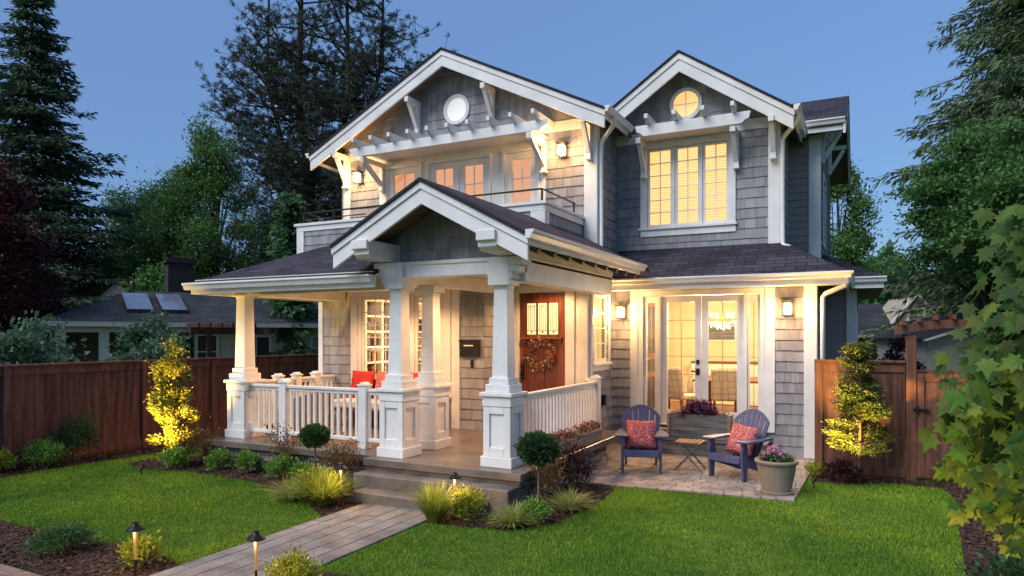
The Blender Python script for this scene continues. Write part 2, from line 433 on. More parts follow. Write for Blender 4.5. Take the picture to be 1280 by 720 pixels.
def minus(rects, holes):
    for h in holes:
        out = []
        for (a, b, c, d) in rects:
            if h[1] <= a or h[0] >= b or h[3] <= c or h[2] >= d: out.append((a, b, c, d)); continue
            if h[2] > c: out.append((a, b, c, h[2]))
            if h[3] < d: out.append((a, b, h[3], d))
            z0, z1 = max(c, h[2]), min(d, h[3])
            if h[0] > a: out.append((a, h[0], z0, z1))
            if h[1] < b: out.append((h[1], b, z0, z1))
        rects = out
    return rects
def clip(poly, cp):
    """clip polygon by convex counter-clockwise polygon cp"""
    out = poly
    for i in range(len(cp)):
        (ax, ay), (bx, by) = cp[i], cp[(i + 1) % len(cp)]
        inp, out = out, []
        if not inp: break
        def side(p): return (bx - ax) * (p[1] - ay) - (by - ay) * (p[0] - ax)
        for k in range(len(inp)):
            p, q = inp[k], inp[(k + 1) % len(inp)]
            sp, sq = side(p), side(q)
            if sp >= 0: out.append(p)
            if (sp > 0 > sq) or (sp < 0 < sq):
                t = sp / (sp - sq); out.append((p[0] + t * (q[0] - p[0]), p[1] + t * (q[1] - p[1])))
    return out
def siding(fr, poly, holes, parent, lap=False, course=.185, z0=None, name='wall', label=None):
    """wall sheet plus real overlapping shingles (or lap boards) clipped to poly and round the openings"""
    us = [p[0] for p in poly]; zs = [p[1] for p in poly]
    zb = min(zs) if z0 is None else z0
    bk = MB()
    for r in minus([(min(us), max(us), min(zs), max(zs))], holes):
        pg = clip([(r[0], r[2]), (r[1], r[2]), (r[1], r[3]), (r[0], r[3])], poly)
        if len(pg) > 2: bk.poly([fr.pt(u, 0, z) for u, z in pg])
    mb = MB(); rnd = random.Random(hash((fr.side, round(fr.p * 100))) % 9999)
    k = 0
    while zb + k * course < max(zs):
        c0, c1 = zb + k * course, zb + (k + 1) * course; k += 1
        u = min(us) - rnd.random() * .15
        while u < max(us):
            w = 30 if lap else rnd.choice((.10, .13, .16, .19, .22, .25)) * rnd.uniform(.9, 1.1)
            d0 = 0 if lap else rnd.uniform(-.004, .004)
            th = .019 + (0 if lap else rnd.uniform(-.003, .004))
            for r in minus([(u + .002, u + w - .002, c0, c1)], holes):
                if r[1] - r[0] < .004: continue
                pg = clip([(r[0], r[2]), (r[1], r[2]), (r[1], r[3]), (r[0], r[3])], poly)
                if len(pg) < 3: continue
                def off(z): return th + (.004 - th) * (z - c0) / course
                fp = [fr.pt(a, off(z), z + (d0 if abs(z - c0) < 1e-6 else 0)) for a, z in pg]
                bp_ = [fr.pt(a, 0, z + (d0 if abs(z - c0) < 1e-6 else 0)) for a, z in pg]
                b = len(mb.v); n = len(pg); mb.v += fp + bp_
                mb.f.append(tuple(range(b, b + n))); mb.uv.append(None)
                for i in range(n):
                    j = (i + 1) % n
                    mb.f.append((b + i, b + n + i, b + n + j, b + j)); mb.uv.append(None)
            u += w
    w = bk.build(name, M['backing'], parent)
    mb.build('siding' if lap else 'shingles', M['lap'] if lap else M['shingle'], w)
    return w
def trimboxes(fr, parent, boxes, name, m='white', bevel=.004):
    mb = MB()
    for b in boxes: fr.box(mb, *b)
    return mb.build(name, M[m], parent, bevel=bevel)
# ================================================================== ground
def sheet(name, pts, z, m, k='structure'):
    mb = MB(); mb.poly([(x, y, z) for x, y in pts]); return kind(mb.build(name, M[m]), k)
sheet('ground', [(-400, -300), (400, -300), (400, 500), (-400, 500)], 0.0, 'lawn')

ZF = .45
H = empty('house', (-5.0, 11.0, 0), 'two storey grey shingled craftsman house with white trim, gabled porch and lit windows', 'house')

# ---- porch floor, steps, stone base
mb = MB(); mb.box(-6.12, -3.70, 7.52, 11.66, ZF - .10, ZF); mb.box(-9.60, -6.123, 7.74, 10.64, ZF - .10, ZF)
mb.build('porch_floor', M['slab'], H, bevel=.008)
mb = MB(); mb.box(-6.10, -3.74, 7.56, 7.75, .301, ZF - .101); mb.build('riser', M['step'], H)
mb = MB(); mb.box(-6.06, -3.73, 7.24, 7.559, .0, .30); mb.build('step', M['step'], H, bevel=.012)
mb = MB(); mb.box(-5.82, -3.98, 6.92, 7.237, .0, .15); mb.build('step', M['step'], H, bevel=.012)
def stonewall(mb, fr, u0, u1, z0, z1, seed):
    r = random.Random(seed); z = z0
    while z < z1 - .02:
        h = min(r.choice((.035, .05, .065, .08)), z1 - z); u = u0
        while u < u1:
            w = r.uniform(.12, .38); d = r.uniform(.0, .035)
            fr.box(mb, u + .003, min(u + w, u1) - .003, -.10, .02 + d, z + .003, z + h - .003); u += w
        z += h
mb = MB(); stonewall(mb, Fr('front', 7.86), -9.52, -6.15, 0, ZF - .105, 1); mb.build('stone_base', M['stone'], H, bevel=.006)
mb = MB(); stonewall(mb, Fr('right', -3.80), 7.62, 10.86, 0, ZF - .105, 2)
mb.build('stone_base', M['stone'], H, bevel=.006)
mb = MB(); mb.box(-9.5, -6.13, 7.95, 10.6, 0, ZF - .11); mb.build('foundation', M['backing'], H)
mb = MB(); mb.box(-6.12, -3.91, 7.76, 10.85, 0, ZF - .11); mb.build('foundation', M['backing'], H)

# ---- ground floor walls
YA, YD, YP = 10.65, 11.65, 12.92
XS = -4.37
fA = Fr('front', YA); fD = Fr('front', YD); fP = Fr('front', YP); fS = Fr('right', XS); fRet = Fr('right', -5.97); fE = Fr('right', -.72)
LW = (-8.78, -6.80, 1.05, 2.88)      # living window opening
siding(fA, [(-9.75, ZF), (-5.97, ZF), (-5.97, 3.1), (-9.75, 3.1)], [LW], H)
siding(fRet, [(YA, ZF), (YD, ZF), (YD, 3.1), (YA, 3.1)], [], H)
SW = (11.86, 12.62, 1.62, 2.90)
siding(fS, [(11.55, .02), (YP, .02), (YP, 3.25), (11.55, 3.25)], [SW], H)
FD = (-3.84, -1.54, .42, 2.96)
siding(fP, [(XS, .02), (-.72, .02), (-.72, 3.1), (XS, 3.1)], [FD], H)
siding(fE, [(YP, 0), (15.5, 0), (15.5, 3.1), (YP, 3.1)], [], H, lap=True)
siding(Fr('left', -9.75), [(YA, 0), (19, 0), (19, 3.4), (YA, 3.4)], [], H, lap=True)
# entry door wall (white panelling with the door opening)
mb = MB()
for r in minus([(-5.97, XS, ZF, 3.1)], [(-5.76, -4.82, ZF, 2.93)]):
    fD.box(mb, r[0], r[1], -.12, 0, r[2], r[3])
fS.box(mb, 11.552, YD - .002, -.10, 0, ZF, 3.1) if False else None
mb.box(XS - .16, XS - .002, 11.555, YD - .003, ZF, 3.1)
mb.build('wall', M['white'], H)
# corner boards, plinths
trimboxes(fA, H, [(-9.77, -9.66, 0, .035, ZF, 3.0)], 'corner_board')
trimboxes(fA, H, [(-6.62, -6.45, 0, .045, ZF, 3.0)], 'corner_board')
trimboxes(fP, H, [(-.90, -.70, .0, .04, .02, 3.02)], 'corner_board')
trimboxes(fE, H, [(YP - .035, YP + .12, 0, .03, .02, 3.02)], 'corner_board')
trimboxes(fS, H, [(11.5, 11.60, 0, .03, ZF, 3.2)], 'corner_board')

# ---- upper walls
YM, YB, YW, YG = 12.4, 10.6, 13.6, 15.5
fM = Fr('front', YM); fW = Fr('front', YW); fG = Fr('front', YG); fMR = Fr('right', -4.5); fWR = Fr('right', -1.38); fGR = Fr('right', -.78)
XR, ZR = -7.65, 8.0                   # main ridge
def zmain(x): return ZR - .495 * abs(x - XR)
DOORS = [(-9.40, -8.52, 3.5, 5.80), (-8.30, -6.82, 3.5, 5.80), (-6.46, -5.72, 3.5, 5.80)]
siding(fM, [(-10.6, 3.3), (-4.5, 3.3), (-4.5, zmain(-4.5) - .1), (XR, ZR - .1), (-10.6, zmain(-10.6) - .1)], [(-9.62, -5.55, 3.3, 6.0)], H, course=.19)
mb = MB()
for r in minus([(-9.62, -5.55, 3.3, 6.0)], DOORS): fM.box(mb, r[0], r[1], -.10, .012, r[2], r[3])
mb.build('wall', M['white'], H)
siding(fMR, [(YM, 3.3), (18, 3.3), (18, 6.45), (YM, 6.45)], [], H, course=.19)
siding(Fr('left', -10.6), [(YM, 3.3), (18, 3.3), (18, 6.45), (YM, 6.45)], [], H, lap=True)
XW, ZW = -3.11, 7.55
def zwing(x): return ZW - .672 * abs(x - XW)
WW = (-3.86, -2.27, 4.28, 5.86)
siding(fW, [(-4.6, 3.2), (-1.38, 3.2), (-1.38, zwing(-1.38) - .1), (XW, ZW - .1), (-4.6, zwing(-4.6) - .1)], [WW], H, course=.19)
siding(fWR, [(YW, 3.4), (YG, 3.4), (YG, 6.25), (YW, 6.25)], [], H, lap=True)
siding(fG, [(-1.4, 3.3), (-.78, 3.3), (-.78, 6.6), (-1.4, 6.6)], [], H, lap=True, course=.15)
siding(fGR, [(YG, 3.3), (20.5, 3.3), (20.5, 6.5), (18, 7.6), (YG, 6.5)], [(16.6, 17.5, 4.2, 5.6)], H, lap=True, course=.15)
trimboxes(fGR, H, [(16.5, 17.6, -.05, .03, 4.1, 4.2), (16.5, 17.6, -.05, .03, 5.6, 5.72), (16.5, 16.6, -.05, .03, 4.2, 5.6), (17.5, 17.6, -.05, .03, 4.2, 5.6), (16.6, 17.5, -.06, -.03, 4.2, 5.6)], 'window')
# lower rear block beside the gate
siding(Fr('front', YG - .02), [(-.74, 0), (-.12, 0), (-.12, 3.1), (-.74, 3.1)], [], H, lap=True, course=.15)
fF = Fr('right', -.12)
siding(fF, [(YG, 0), (20, 0), (20, 3.1), (YG, 3.1)], [(15.9, 17.2, 1.1, 2.5)], H, lap=True, course=.15)
wf = trimboxes(fF, H, [(15.8, 17.3, 0, .03, 2.5, 2.62), (15.8, 15.9, 0, .03, 1.0, 2.5), (17.2, 17.3, 0, .03, 1.0, 2.5), (15.8, 17.3, 0, .03, .98, 1.1)], 'window')
mb = MB(); fF.box(mb, 15.9, 17.2, -.06, -.04, 1.1, 2.5); mb.build('pane', M['dark'], wf)
trimboxes(Fr('front', YG - .02), H, [(-.29, -.10, 0, .045, 0, 3.05)], 'corner_board')
trimboxes(fM, H, [(-10.62, -10.43, 0, .04, 3.4, 6.10)], 'corner_board')
trimboxes(fM, H, [(-4.74, -4.48, 0, .04, 3.4, 6.12)], 'corner_board')
trimboxes(fMR, H, [(YM - .035, YM + .10, 0, .03, 3.4, 6.2)], 'corner_board')
trimboxes(fW, H, [(-1.56, -1.36, 0, .04, 3.55, 6.1)], 'corner_board')
trimboxes(fWR, H, [(YW - .035, YW + .12, 0, .03, 3.6, 6.1)], 'corner_board')
trimboxes(fG, H, [(-.99, -.76, 0, .04, 3.4, 6.25)], 'corner_board')
# frieze bands under the gables
trimboxes(fM, H, [(-10.6, -4.5, .0, .03, 6.10, 6.30)], 'frieze_board')
trimboxes(fW, H, [(-4.5, -1.38, .0, .03, 6.0, 6.2)], 'frieze_board')

# ---- roofs
def gable_roof(xc, zc, xl, xr, sl, y0, y1, name='roof', t=.13):
    """two slopes with UV courses, dark edges, wooden soffit below; sl = slope, z at eave follows"""
    zl, zr_ = zc - sl * (xc - xl), zc - sl * (xr - xc)
    k = math.sqrt(1 + sl * sl)
    mb = MB()
    for xe, ze in ((xl, zl), (xr, zr_)):
        w = abs(xe - xc) * k
        mb.poly([(xe, y0, ze), (xe, y1, ze), (xc, y1, zc), (xc, y0, zc)], [(y0, 0), (y1, 0), (y1, w), (y0, w)])
    r = mb.build(name, M['roof'], H)
    e = MB(); d = .045
    e.prism([(xl, zl - .004), (xc, zc - .004), (xr, zr_ - .004), (xr, zr_ - d), (xc, zc - d), (xl, zl - d)], 'y', y0 - .005, y1)
    e.build('shingle_edge', M['roofedge'], r)
    s_ = MB(); s_.prism([(xl + .02, zl - d - .003), (xc, zc - d - .003), (xr - .02, zr_ - d - .003), (xr - .02, zr_ - t), (xc, zc - t), (xl + .02, zl - t)], 'y', y0 + .07, y1)
    s_.build('soffit', M['soffit'], r)
    return r
def rake(xc, zc, xl, xr, sl, y0, h=.36, parent=None):
    """white two-step rake board following the gable"""
    zl, zr_ = zc - sl * (xc - xl), zc - sl * (xr - xc)
    d = .048
    mb = MB(); h1 = h * .42
    mb.prism([(xl, zl - d), (xc, zc - d), (xr, zr_ - d), (xr, zr_ - h1), (xc, zc - h1), (xl, zl - h1)], 'y', y0, y0 + .07)
    mb.prism([(xl + .015, zl - h1 + .001), (xc, zc - h1 + .001), (xr - .015, zr_ - h1 + .001), (xr - .015, zr_ - h), (xc, zc - h), (xl + .015, zl - h)], 'y', y0 + .022, y0 + .066)
    return mb.build('rake_board', M['white'], parent or H, bevel=.004)
r = gable_roof(XR, ZR, -11.2, -4.15, .495, 11.85, 18.5); rake(XR, ZR, -11.2, -4.15, .495, 11.87, .37)
r = gable_roof(XW, ZW, -5.10, -1.07, .672, 13.08, 18.0); rake(XW, ZW, -5.10, -1.07, .672, 13.10, .40)
XP, ZP = -4.97, 4.13
r = gable_roof(XP, ZP, -6.42, -3.46, .525, 7.20, 12.3); rake(XP, ZP, -6.42, -3.46, .525, 7.22, .33)
# rear side-gabled block: ridge along x
mb = MB(); k = math.sqrt(1 + .45 ** 2)
mb.poly([(-6, 15.0, 6.40), (-.28, 15.0, 6.40), (-.28, 18, 7.75), (-6, 18, 7.75)], [(-6, 0), (-.28, 0), (-.28, 3 * k), (-6, 3 * k)])
mb.poly([(-6, 21, 6.40), (-.28, 21, 6.40), (-.28, 18, 7.75), (-6, 18, 7.75)], [(-6, 0), (-.28, 0), (-.28, 3 * k), (-6, 3 * k)])
r = mb.build('roof', M['roof'], H)
e = MB(); e.prism([(15.0, 6.396), (18, 7.746), (21, 6.396), (21, 6.35), (18, 7.70), (15, 6.35)], 'x', -5.9, -.275); e.build('shingle_edge', M['roofedge'], r)
e = MB(); e.prism([(15.03, 6.347), (18, 7.697), (20.97, 6.347), (20.97, 6.27), (18, 7.62), (15.03, 6.27)], 'x', -5.9, -.34); e.build('soffit', M['soffit'], r)
mb = MB(); mb.prism([(15.0, 6.35), (18, 7.70), (21, 6.35), (21, 6.10), (18, 7.45), (15.0, 6.10)], 'x', -.338, -.29); mb.build('rake_board', M['white'], H, bevel=.004)
for yb in (15.75, 17.4, 19.2):
    zb = min(6.4 + .45 * (yb - 15.0), 7.75 - .45 * max(0, yb - 18)) - .42
    mb = MB(); mb.box(-.78, -.36, yb - .05, yb + .05, zb, zb + .1); mb.box(-.777, -.69, yb - .045, yb + .045, zb - .6, zb - .001)
    mb.beam((-.70, yb, zb - .5), (-.42, yb, zb - .02), .08, .09, (0, 1, 0)); mb.build('bracket', M['white'], H, bevel=.004)

def plane_roof(polys, m='roof', name='roof', th=.05):
    """planar roof faces given as point lists; UV: u along the eave (first edge), v up the slope"""
    mb = MB(); ed = MB()
    for p in polys:
        P = [Vector(q) for q in p]; u = (P[1] - P[0]).normalized(); nrm = u.cross(P[-1] - P[0]).normalized(); v = nrm.cross(u)
        if nrm.z < 0: nrm = -nrm; v = -v
        if v.z < 0: v = -v
        mb.poly(P, [((q - P[0]).dot(u) + P[0].x, (q - P[0]).dot(v)) for q in P])
        n = len(P); b = len(ed.v); ed.v += [tuple(q - nrm * .004) for q in P] + [tuple(q - nrm * th) for q in P]
        ed.f.append(tuple(range(b + n, b + 2 * n))); ed.uv.append(None)
        for i in range(n):
            j = (i + 1) % n; ed.f.append((b + i, b + j, b + n + j, b + n + i)); ed.uv.append(None)
    r = mb.build(name, M[m], H); ed.build('shingle_edge', M['roofedge'], r); return r
# porch hip roof (left part)
e0 = (-9.75, 7.52, 2.96); t = 3.08
plane_roof([[e0, (-6.04, 7.52, 2.96), (-6.04, 10.6, 2.96 + .45 * t), (-9.75 + t, 10.6, 2.96 + .45 * t)],
            [(-9.75, 12.2, 2.96), e0, (-9.75 + t, 10.6, 2.96 + .45 * t), (-9.75 + t, 12.2, 2.96 + .45 * t)]])
# patio roof with hip on the right and lower rear roof
zt = 3.17 + .60 * 1.15
plane_roof([[(-4.45, 12.42, 3.17), (-.17, 12.42, 3.17), (-1.32, 13.6, zt), (-4.45, 13.6, zt)],
            [(-.17, 12.42, 3.17), (-.17, 15.0, 3.17), (-1.32, 15.5, zt), (-1.32, 13.6, zt)]])
plane_roof([[(-.168, 14.98, 3.26), (.40, 14.98, 3.26), (-.75, 16.2, 3.26 + .5 * 1.2), (-.75, 16.2, 3.26 + .5 * 1.2), (-1.3, 15.5, 3.60)][:3] + [(-.9, 15.9, 3.72)],
            [(.40, 14.98, 3.26), (.40, 20, 3.26), (-.77, 20, 3.86), (-.75, 16.2, 3.86)]])

# ---- gutters and downspouts
def gutter(p0, p1, out):
    """K-profile gutter; out = horizontal direction away from the house"""
    mb = MB(); p0 = Vector(p0); p1 = Vector(p1); o = Vector((*out, 0)); zv = Vector((0, 0, 1))
    prof = [(0, 0), (.075, -.0), (.078, -.03), (.055, -.055), (.045, -.10), (0, -.105)]
    prof = [(0, 0), (.11, 0), (.112, -.025), (.085, -.05), (.065, -.105), (0, -.11)]
    n = len(prof); b = len(mb.v)
    for p in (p0, p1):
        mb.v += [tuple(p + o * a + zv * c) for a, c in prof]
    mb.f += [tuple(range(b, b + n)), tuple(range(b + 2 * n - 1, b + n - 1, -1))]; mb.uv += [None, None]
    for i in range(n):
        j = (i + 1) % n; mb.f.append((b + i, b + n + i, b + n + j, b + j)); mb.uv.append(None)
    return mb.build('gutter', M['gutter'], H, bevel=.003)
def fascia(x0, x1, y0, y1, z0, z1, name='fascia_board'):
    mb = MB(); mb.box(x0, x1, y0, y1, z0, z1); return mb.build(name, M['white'], H, bevel=.003)
gutter((-9.78, 7.60, 2.975), (-6.0, 7.60, 2.975), (0, -1)); fascia(-9.70, -5.99, 7.603, 7.64, 2.80, 2.95)
gutter((-9.70, 7.60, 2.975), (-9.70, 12, 2.975), (-1, 0)); fascia(-9.697, -9.66, 7.645, 12, 2.80, 2.95)
gutter((-3.47, 7.16, 3.365), (-3.47, 11.85, 3.365), (1, 0)); fascia(-3.51, -3.473, 7.29, 11.8, 3.20, 3.35)
gutter((-4.42, 12.50, 3.185), (-.16, 12.50, 3.185), (0, -1)); fascia(-4.36, -.20, 12.503, 12.54, 2.98, 3.16)
gutter((-.235, 12.42, 3.185), (-.235, 14.9, 3.185), (1, 0)); fascia(-.275, -.238, 12.545, 14.95, 2.98, 3.16)
gutter((-.20, 15.06, 3.27), (.42, 15.06, 3.27), (0, -1)); fascia(-.20, .37, 15.063, 15.10, 3.05, 3.25)
gutter((-4.16, 11.86, 6.285), (-4.16, 13.35, 6.285), (1, 0)); fascia(-4.20, -4.163, 11.945, 13.3, 6.10, 6.27)
gutter((-1.08, 13.07, 6.21), (-1.08, 15.0, 6.21), (1, 0)); fascia(-1.12, -1.083, 13.18, 15.0, 6.02, 6.19)
gutter((-1.05, 15.03, 6.41), (-.30, 15.03, 6.41), (0, -1)); fascia(-1.08, -.345, 15.033, 15.07, 6.18, 6.38)
gutter((-11.2, 11.86, 6.265), (-11.2, 18, 6.265), (-1, 0))
def spout(pts, r=.042):
    mb = MB(); mb.tube(pts, r, 10); return mb.build('downspout', M['gutter'], H, smooth=True)
spout([(-4.10, 12.25, 6.19), (-4.10, 12.25, 6.10), (-4.14, 12.29, 6.02), (-4.39, 12.44, 5.83), (-4.43, 12.46, 5.75), (-4.43, 12.46, 3.72), (-4.41, 12.42, 3.66), (-4.30, 12.36, 3.62)])
spout([(-1.02, 13.3, 6.11), (-1.02, 13.3, 6.03), (-1.06, 13.34, 5.96), (-1.26, 13.52, 5.80), (-1.31, 13.55, 5.72), (-1.31, 13.55, 3.85), (-1.29, 13.52, 3.78), (-1.17, 13.45, 3.74)])
spout([(-.20, 12.6, 3.09), (-.20, 12.6, 3.02), (-.24, 12.63, 2.96), (-.56, 12.84, 2.84), (-.60, 12.87, 2.78), (-.60, 12.87, .06)])
spout([(-11.15, 12.1, 6.15), (-11.13, 12.1, 6.06), (-10.75, 12.4, 5.9), (-10.68, 12.45, 5.8), (-10.68, 12.45, 3.4)])
mb = MB(); mb.tube([(XS + .05, 11.62, 3.2), (XS + .05, 11.62, .5)], .035, 10); mb.build('downspout', M['gutter'], H, smooth=True)

# ---- soffits and ceilings
mb = MB(); mb.box(-4.36, -.28, 12.545, 12.915, 2.985, 3.02); mb.build('soffit', M['white'], H)
mb = MB(); mb.box(-.715, -.28, 12.92, 15.0, 2.985, 3.02); mb.build('soffit', M['soffit'], H)
mb = MB(); mb.box(-.7, .36, 15.105, 15.48, 3.06, 3.09); mb.box(-.12, .36, 15.48, 20, 3.06, 3.09); mb.build('soffit', M['soffit'], H)
mb = MB(); mb.box(-9.655, -6.05, 7.65, YA, 3.0, 3.03); mb.box(-6.05, -3.9, 7.8, YD, 3.10, 3.13); mb.build('porch_ceiling', M['whitein'], H)

# ---- porch beams, gable front, corbels
mb = MB(); mb.box(-6.03, -3.93, 7.82, 8.05, 2.93, 3.15); mb.build('porch_beam', M['white'], H, bevel=.006)
mb = MB(); mb.box(-4.12, -3.90, 8.053, 11.54, 2.84, 3.18); mb.build('porch_beam', M['white'], H, bevel=.006)
mb = MB(); mb.box(-9.30, -6.035, 8.12, 8.32, 2.80, 2.998); mb.build('porch_beam', M['white'], H, bevel=.006)
mb = MB(); mb.box(-9.29, -9.07, 8.325, 10.62, 2.80, 2.996); mb.build('porch_beam', M['white'], H, bevel=.006)
mb = MB(); mb.box(-5.92, -5.72, 8.053, 10.62, 2.88, 3.095); mb.build('porch_beam', M['white'], H, bevel=.006)
def zporch(x): return ZP - .525 * abs(x - XP) - .14
siding(Fr('front', 7.95), [(-6.0, 3.15), (-3.95, 3.15), (-3.95, zporch(-3.95)), (XP, zporch(XP)), (-6.0, zporch(-6.0))], [], H, course=.165)
mb = MB(); mb.box(-3.97, -3.905, 8.06, 11.6, 3.182, 3.47); mb.build('frieze_board', M['white'], H)
for i in range(9):
    y = 7.62 + i * .5; sx = Vector((1, 0, -.525)).normalized(); mb = MB()
    mb.obox((-3.70, y, ZP - .525 * abs(-3.70 - XP) - .185), (sx, (0, 1, 0), Vector((.525, 0, 1)).normalized()), (.225, .03, .05)); mb.build('rafter_tail', M['soffit'], H, bevel=.003)
for xk in (-5.93, -4.02):
    mb = MB(); mb.prism([(7.95, 3.155), (7.32, 3.16), (7.25, 3.21), (7.25, 3.27), (7.20, 3.28), (7.20, 3.40), (7.95, 3.40)], 'x', xk - .13, xk + .13)
    mb.build('corbel', M['white'], H, bevel=.006)

# ---- columns
def column(cx, cy, panels, capout=(), top=2.93):
    P_ = MB(); P_.box(cx - .112, cx + .112, cy - .112, cy + .112, 1.59, 2.78)
    sh = P_.build('column', M['white'], H)
    # slight taper of the shaft
    for v in sh.data.vertices:
        if v.co.z > 2: 
            v.co.x += (cx - H.location.x - v.co.x) * .17; v.co.y += (cy - H.location.y - v.co.y) * .17
    b = MB()
    b.box(cx - .225, cx + .225, cy - .225, cy + .225, ZF, .585)
    b.box(cx - .172, cx + .172, cy - .172, cy + .172, .585, 1.225)
    for s in (-1, 1):      # stiles and rails round a recessed panel
        for ax in (0, 1):
            def bx(a0, a1, n0, n1, z0, z1):
                if ax == 0: b.box(cx + a0, cx + a1, cy + min(s * n0, s * n1), cy + max(s * n0, s * n1), z0, z1)
                else: b.box(cx + min(s * n0, s * n1), cx + max(s * n0, s * n1), cy + a0, cy + a1, z0, z1)
            wd = .198 if ax == 0 else .171
            bx(-wd, -.105, .172, .198, .586, 1.224); bx(.105, wd, .172, .198, .586, 1.224)
            bx(-.105, .105, .172, .198, .586, .70); bx(-.105, .105, .172, .198, 1.13, 1.224)
    b.box(cx - .207, cx + .207, cy - .207, cy + .207, 1.225, 1.355)
    b.box(cx - .238, cx + .238, cy - .238, cy + .238, 1.355, 1.402)
    b.build('pedestal', M['white'], sh, bevel=.006)
    c_ = MB()
    c_.box(cx - .178, cx + .178, cy - .178, cy + .178, 1.402, 1.505); c_.box(cx - .142, cx + .142, cy - .142, cy + .142, 1.505, 1.59)
    c_.build('collar', M['white'], sh, bevel=.006); c_ = MB()
    c_.box(cx - .105, cx + .105, cy - .105, cy + .105, 2.74, 2.785)
    c_.box(cx - .155, cx + .155, cy - .155, cy + .155, 2.78, top)
    for (dx, dy) in capout:
        for i, (o, z0, z1) in enumerate(((.20, 2.86, 2.95), (.26, 2.95, 3.04), (.33, 3.04, 3.15))):
            x0, x1 = sorted((cx + dx * .155, cx + dx * o)) if dx else (cx - .154, cx + .154)
            y0, y1 = sorted((cy + dy * .155, cy + dy * o)) if dy else (cy - .154, cy + .154)
            c_.box(x0, x1, y0, y1, z0, z1 - .002)
    c_.build('capital', M['white'], sh, bevel=.006)
    return sh
column(-4.16, 7.95, 1, ((1, 0),), 3.148); column(-5.80, 7.92, 1, ((-1, 0),), 3.148); column(-5.80, 8.72, 1, (), 2.878)
column(-9.17, 8.23, 1, ((-1, 0),), 2.797)

# ---- railings: each a part, balusters its sub-parts
def railing(p, q, newels=(), top=1.38, bot=.56):
    p = Vector((*p, 0)); q = Vector((*q, 0)); d = (q - p); L = d.length; d /= L; s_ = Vector((-d.y, d.x, 0))
    mb = MB(); up = Vector((0, 0, 1))
    mb.obox((p + q) / 2 + up * (top - .02), (d, s_, up), (L / 2, .045, .02)); mb.obox((p + q) / 2 + up * (top - .065), (d, s_, up), (L / 2, .02, .025))
    mb.obox((p + q) / 2 + up * (bot + .02), (d, s_, up), (L / 2, .03, .025))
    r = mb.build('railing', M['white'], H, bevel=.004)
    n = int(L / .118); bm_ = None; nw = [(Vector((*w, 0)) - p).dot(d) for w in newels]
    for i in range(n):
        t_ = (i + .5) * L / n
        if any(abs(t_ - w) < .075 for w in nw): continue
        c = p + d * t_
        if bm_ is None:
            b = MB(); b.obox(c + up * ((top + bot - .05) / 2), (d, s_, up), (.018, .018, (top - .09 - bot - .045) / 2))
            bm_ = b.build('baluster', M['white'], r); base = c
        else:
            o = bm_.copy(); C.objects.link(o); o.parent = r; o.location = bm_.location + (c - base)
    for w in newels:
        b = MB(); x, y = w
        b.box(x - .07, x + .07, y - .07, y + .07, ZF, top + .04); b.box(x - .085, x + .085, y - .085, y + .085, top + .04, top + .065)
        b.prism([(x - .065, top + .066), (x + .065, top + .066), (x + .02, top + .10), (x - .02, top + .10)], 'y', y - .065, y + .065)
        b.build('newel_post', M['white'], r, bevel=.004)
    return r
railing((-8.97, 8.18), (-6.0, 8.18), ((-8.22, 8.18), (-6.62, 8.18)), 1.34)
railing((-9.36, 8.45), (-9.36, 10.6), ((-9.36, 9.15), (-9.36, 9.6), (-9.36, 10.1)), 1.35)
railing((-3.98, 8.18), (-3.98, 10.92), ((-3.98, 10.92),), 1.37)
railing((-4.05, 10.98), (-4.36, 11.46), (), 1.37)

# ---- balcony parapet and rail
fB = Fr('front', YB); fBR = Fr('right', -4.78)
siding(fB, [(-10.3, 3.6), (-4.78, 3.6), (-4.78, 4.33), (-10.3, 4.33)], [], H, course=.18)
siding(fBR, [(YB, 3.5), (YM, 3.5), (YM, 4.33), (YB, 4.33)], [], H, course=.18)
siding(Fr('left', -10.3), [(YB, 3.6), (YM, 3.6), (YM, 4.33), (YB, 4.33)], [], H, course=.18)
mb = MB(); mb.box(-10.36, -4.72, YB - .06, YB + .18, 4.345, 4.40); mb.box(-4.94, -4.72, YB + .183, YM - .003, 4.345, 4.40); mb.box(-10.36, -10.14, YB + .183, YM - .003, 4.345, 4.40)
mb.build('parapet_cap', M['white'], H, bevel=.006)
trimboxes(fB, H, [(-10.31, -10.12, .0, .03, 3.6, 4.24), (-5.02, -4.77, .0, .03, 3.6, 4.24), (-10.31, -4.77, 0, .032, 4.24, 4.343)], 'corner_board')
trimboxes(fBR, H, [(YB - .028, YB + .16, .0, .03, 3.5, 4.23), (YB - .02, YM, 0, .032, 4.23, 4.343)], 'corner_board')
mb = MB(); mb.box(-10.15, -4.8, YB + .17, YM, 3.5, 3.58); mb.build('balcony_floor', M['slab'], H)
mb = MB()
mb.tube([(-10.20, YM - .05, 4.62), (-10.20, YB + .05, 4.62), (-4.84, YB + .05, 4.62), (-4.84, YM - .25, 4.62)], .017, 8)
mb.tube([(-10.20, YM - .05, 4.49), (-10.20, YB + .05, 4.49), (-8.6, YB + .05, 4.49)], .011, 8)
for x, y in ((-10.20, YB + .05), (-9.4, YB + .05), (-8.0, YB + .05), (-6.4, YB + .05), (-4.84, YB + .05), (-4.84, YM - .3), (-10.2, YM - .3)):
    mb.box(x - .012, x + .012, y - .02, y + .02, 4.40, 4.62)
mb.build('balcony_rail', M['bronze'], H)

